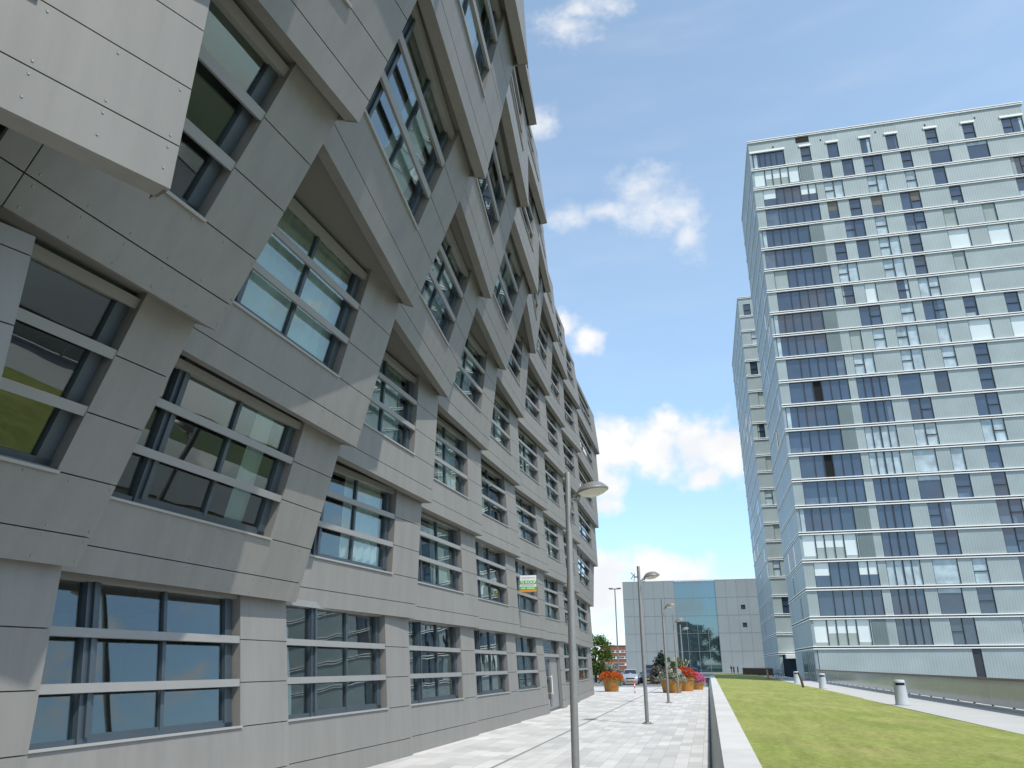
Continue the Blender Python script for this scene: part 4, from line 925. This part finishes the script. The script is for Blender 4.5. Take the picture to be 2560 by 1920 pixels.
# balustrade along the path
ba = thing('glass_balustrade', 'long frosted glass balustrade with brown handrail along the path', 'balustrade', (10.6, 40, .3))
b = MB(); b.box(-.12, .16, -50, 47.6, -.1, .10); b.build('base_kerb', M['concrete'], ba)
b = MB(); b.box(-.07, .07, -50, 47.6, 1.04, 1.13); b.build('handrail', M['rail'], ba)
for q in range(37):
    y = -36 + q * 2.26; b = MB(); b.box(-.012, .012, y + .01, y + 2.25, .13, 1.04); b.build('glass_panel', M['frost'], ba)
b = MB()
for q in range(37): y = -36 + q * 2.26; b.box(-.035, .035, y - .03, y + .03, .10, .15)
b.build('clamps', M['black'], ba)
rwl = thing('ramp_wall', 'low dark brown ramp wall in front of the far tower', 'wall', (9, 150, 0))
b = MB(); b.hexa([(-3.2, 0, 0), (2, 0, 0), (2, .3, 0), (-3.2, .3, 0), (-3.2, 0, 1.25), (2, 0, 1.2), (2, .3, 1.2), (-3.2, .3, 1.25)]); b.build('wall_body', M['rail'], rwl)
b = MB(); b.box(-3.25, 2, -.05, .35, 1.25, 1.33); b.build('cap', M['rail'], rwl)
for x, lb in ((5.85, 'left of two thin dark bollards before the grey hall'), (6.75, 'right of two thin dark bollards before the grey hall')):
    po = thing('dark_bollard', lb, 'bollard', (x, 203, 0), 0, 'dark bollards before the hall'); b = MB(); b.lathe([(.14, 0), (.14, 1.3), (.10, 1.4), (.03, 1.42)], 10); b.build('post', M['black'], po)
# bicycles under the far tower
def bicycle(label, loc, rz, m):
    r_ = thing('bicycle', label, 'bicycle', loc, rz, 'bicycles parked by the far tower')
    rot = Matrix.Rotation(R_(90), 3, 'X')
    for x in (-.52, .52):
        b = MB(); pts = [(x + .33 * math.cos(q * .3927), 0, .34 + .33 * math.sin(q * .3927)) for q in range(17)]; b.tube(pts, .02, 6, False)
        for q in range(8): b.tube([(x, 0, .34), (x + .32 * math.cos(q * .785), 0, .34 + .32 * math.sin(q * .785))], .004, 4)
        b.build('wheel', M['tyre'], r_)
    b = MB(); b.tube([(-.52, 0, .34), (-.1, 0, .3), (-.2, 0, .85), (.38, 0, .85), (-.1, 0, .3)], .022, 6); b.tube([(-.52, 0, .34), (-.18, 0, .8)], .014, 6); b.tube([(.52, 0, .34), (.36, 0, .95)], .02, 6); b.build('frame', m, r_)
    b = MB(); b.tube([(.3, -.27, 1.03), (.36, -.1, .98), (.36, .1, .98), (.3, .27, 1.03)], .015, 6); b.build('handlebar', M['steel'], r_)
    b = MB(); b.box(-.34, -.1, -.08, .08, .93, 1.0); b.build('saddle', M['black'], r_)
bicycle('dark blue bicycle parked on the path beyond the pale stake', (7.35, 100, .3), R_(15), M['car_blue'])
bicycle('black bicycle parked beside the blue one near the far tower', (8.2, 101, .3), R_(-12), M['black'])
# distant walker
def person(label, loc, rz, top, legs):
    root = thing('person', label, 'person', loc, rz)
    V = []; E = []; Rr = []
    def add(p, r, par=None):
        V.append(p); Rr.append(r)
        if par is not None: E.append((par, len(V) - 1))
        return len(V) - 1
    pel = add((0, 0, .95), .15); wa = add((0, 0, 1.12), .135, pel); ch = add((0, .01, 1.32), .16, wa); nk = add((0, 0, 1.48), .06, ch); hb = add((0, -.02, 1.56), .075, nk); ht = add((0, -.02, 1.68), .09, hb)
    add((0, -.11, 1.60), .02, hb)
    for sgn in (-1, 1):
        hp = add((sgn * .09, 0, .90), .105, pel); kn = add((sgn * .10, -.04 + .06 * sgn, .50), .065, hp); an_ = add((sgn * .10, .05 * sgn, .09), .045, kn); add((sgn * .11, .05 * sgn - .16, .04), .035, an_)
        sh = add((sgn * .19, .01, 1.40), .065, ch); el = add((sgn * .25, .03, 1.12), .045, sh); wr_ = add((sgn * .23, -.10, .90), .03, el); pa = add((sgn * .225, -.13, .83), .032, wr_)
        for q in range(4): 
            m_ = add((sgn * .225 + (q - 1.5) * .016, -.15, .77), .009, pa); add((sgn * .225 + (q - 1.5) * .016, -.14, .72 + .008 * abs(q - 1)), .008, m_)
        add((sgn * .19, -.16, .80), .010, pa)
    me = bpy.data.meshes.new('body'); me.from_pydata(V, E, []); o = bpy.data.objects.new('body', me); C.objects.link(o)
    md = o.modifiers.new('skin', 'SKIN'); sv = me.skin_vertices[0].data
    for q, r_ in enumerate(Rr): sv[q].radius = (r_, r_)
    sv[0].use_root = True
    o.modifiers.new('sub', 'SUBSURF').levels = 1
    dg = bpy.context.evaluated_depsgraph_get(); m2 = bpy.data.meshes.new_from_object(o.evaluated_get(dg)); bpy.data.objects.remove(o); m2.name = 'body'
    m2.materials.clear(); [m2.materials.append(q) for q in (top, legs, M['skin'], M['black'])]
    for p in m2.polygons:
        c = p.center; p.material_index = 2 if (c.z > 1.46 or (abs(c.x) > .15 and c.z < .9 and c.z > .68)) else (0 if c.z > .93 else (1 if c.z > .1 else 3)); p.use_smooth = True
    o = bpy.data.objects.new('body', m2); C.objects.link(o); o.parent = root
    b = MB(); b.lathe([(.10, 1.60), (.108, 1.68), (.09, 1.76), (.03, 1.80)], 12, (0, .015, 0)); b.build('hair', M['hair'], root, True)
    return root
person('distant person in dark clothes standing before the grey hall wall', (5.2, 200, 0), R_(40), M['cloth_dark'], M['cloth_dark'])
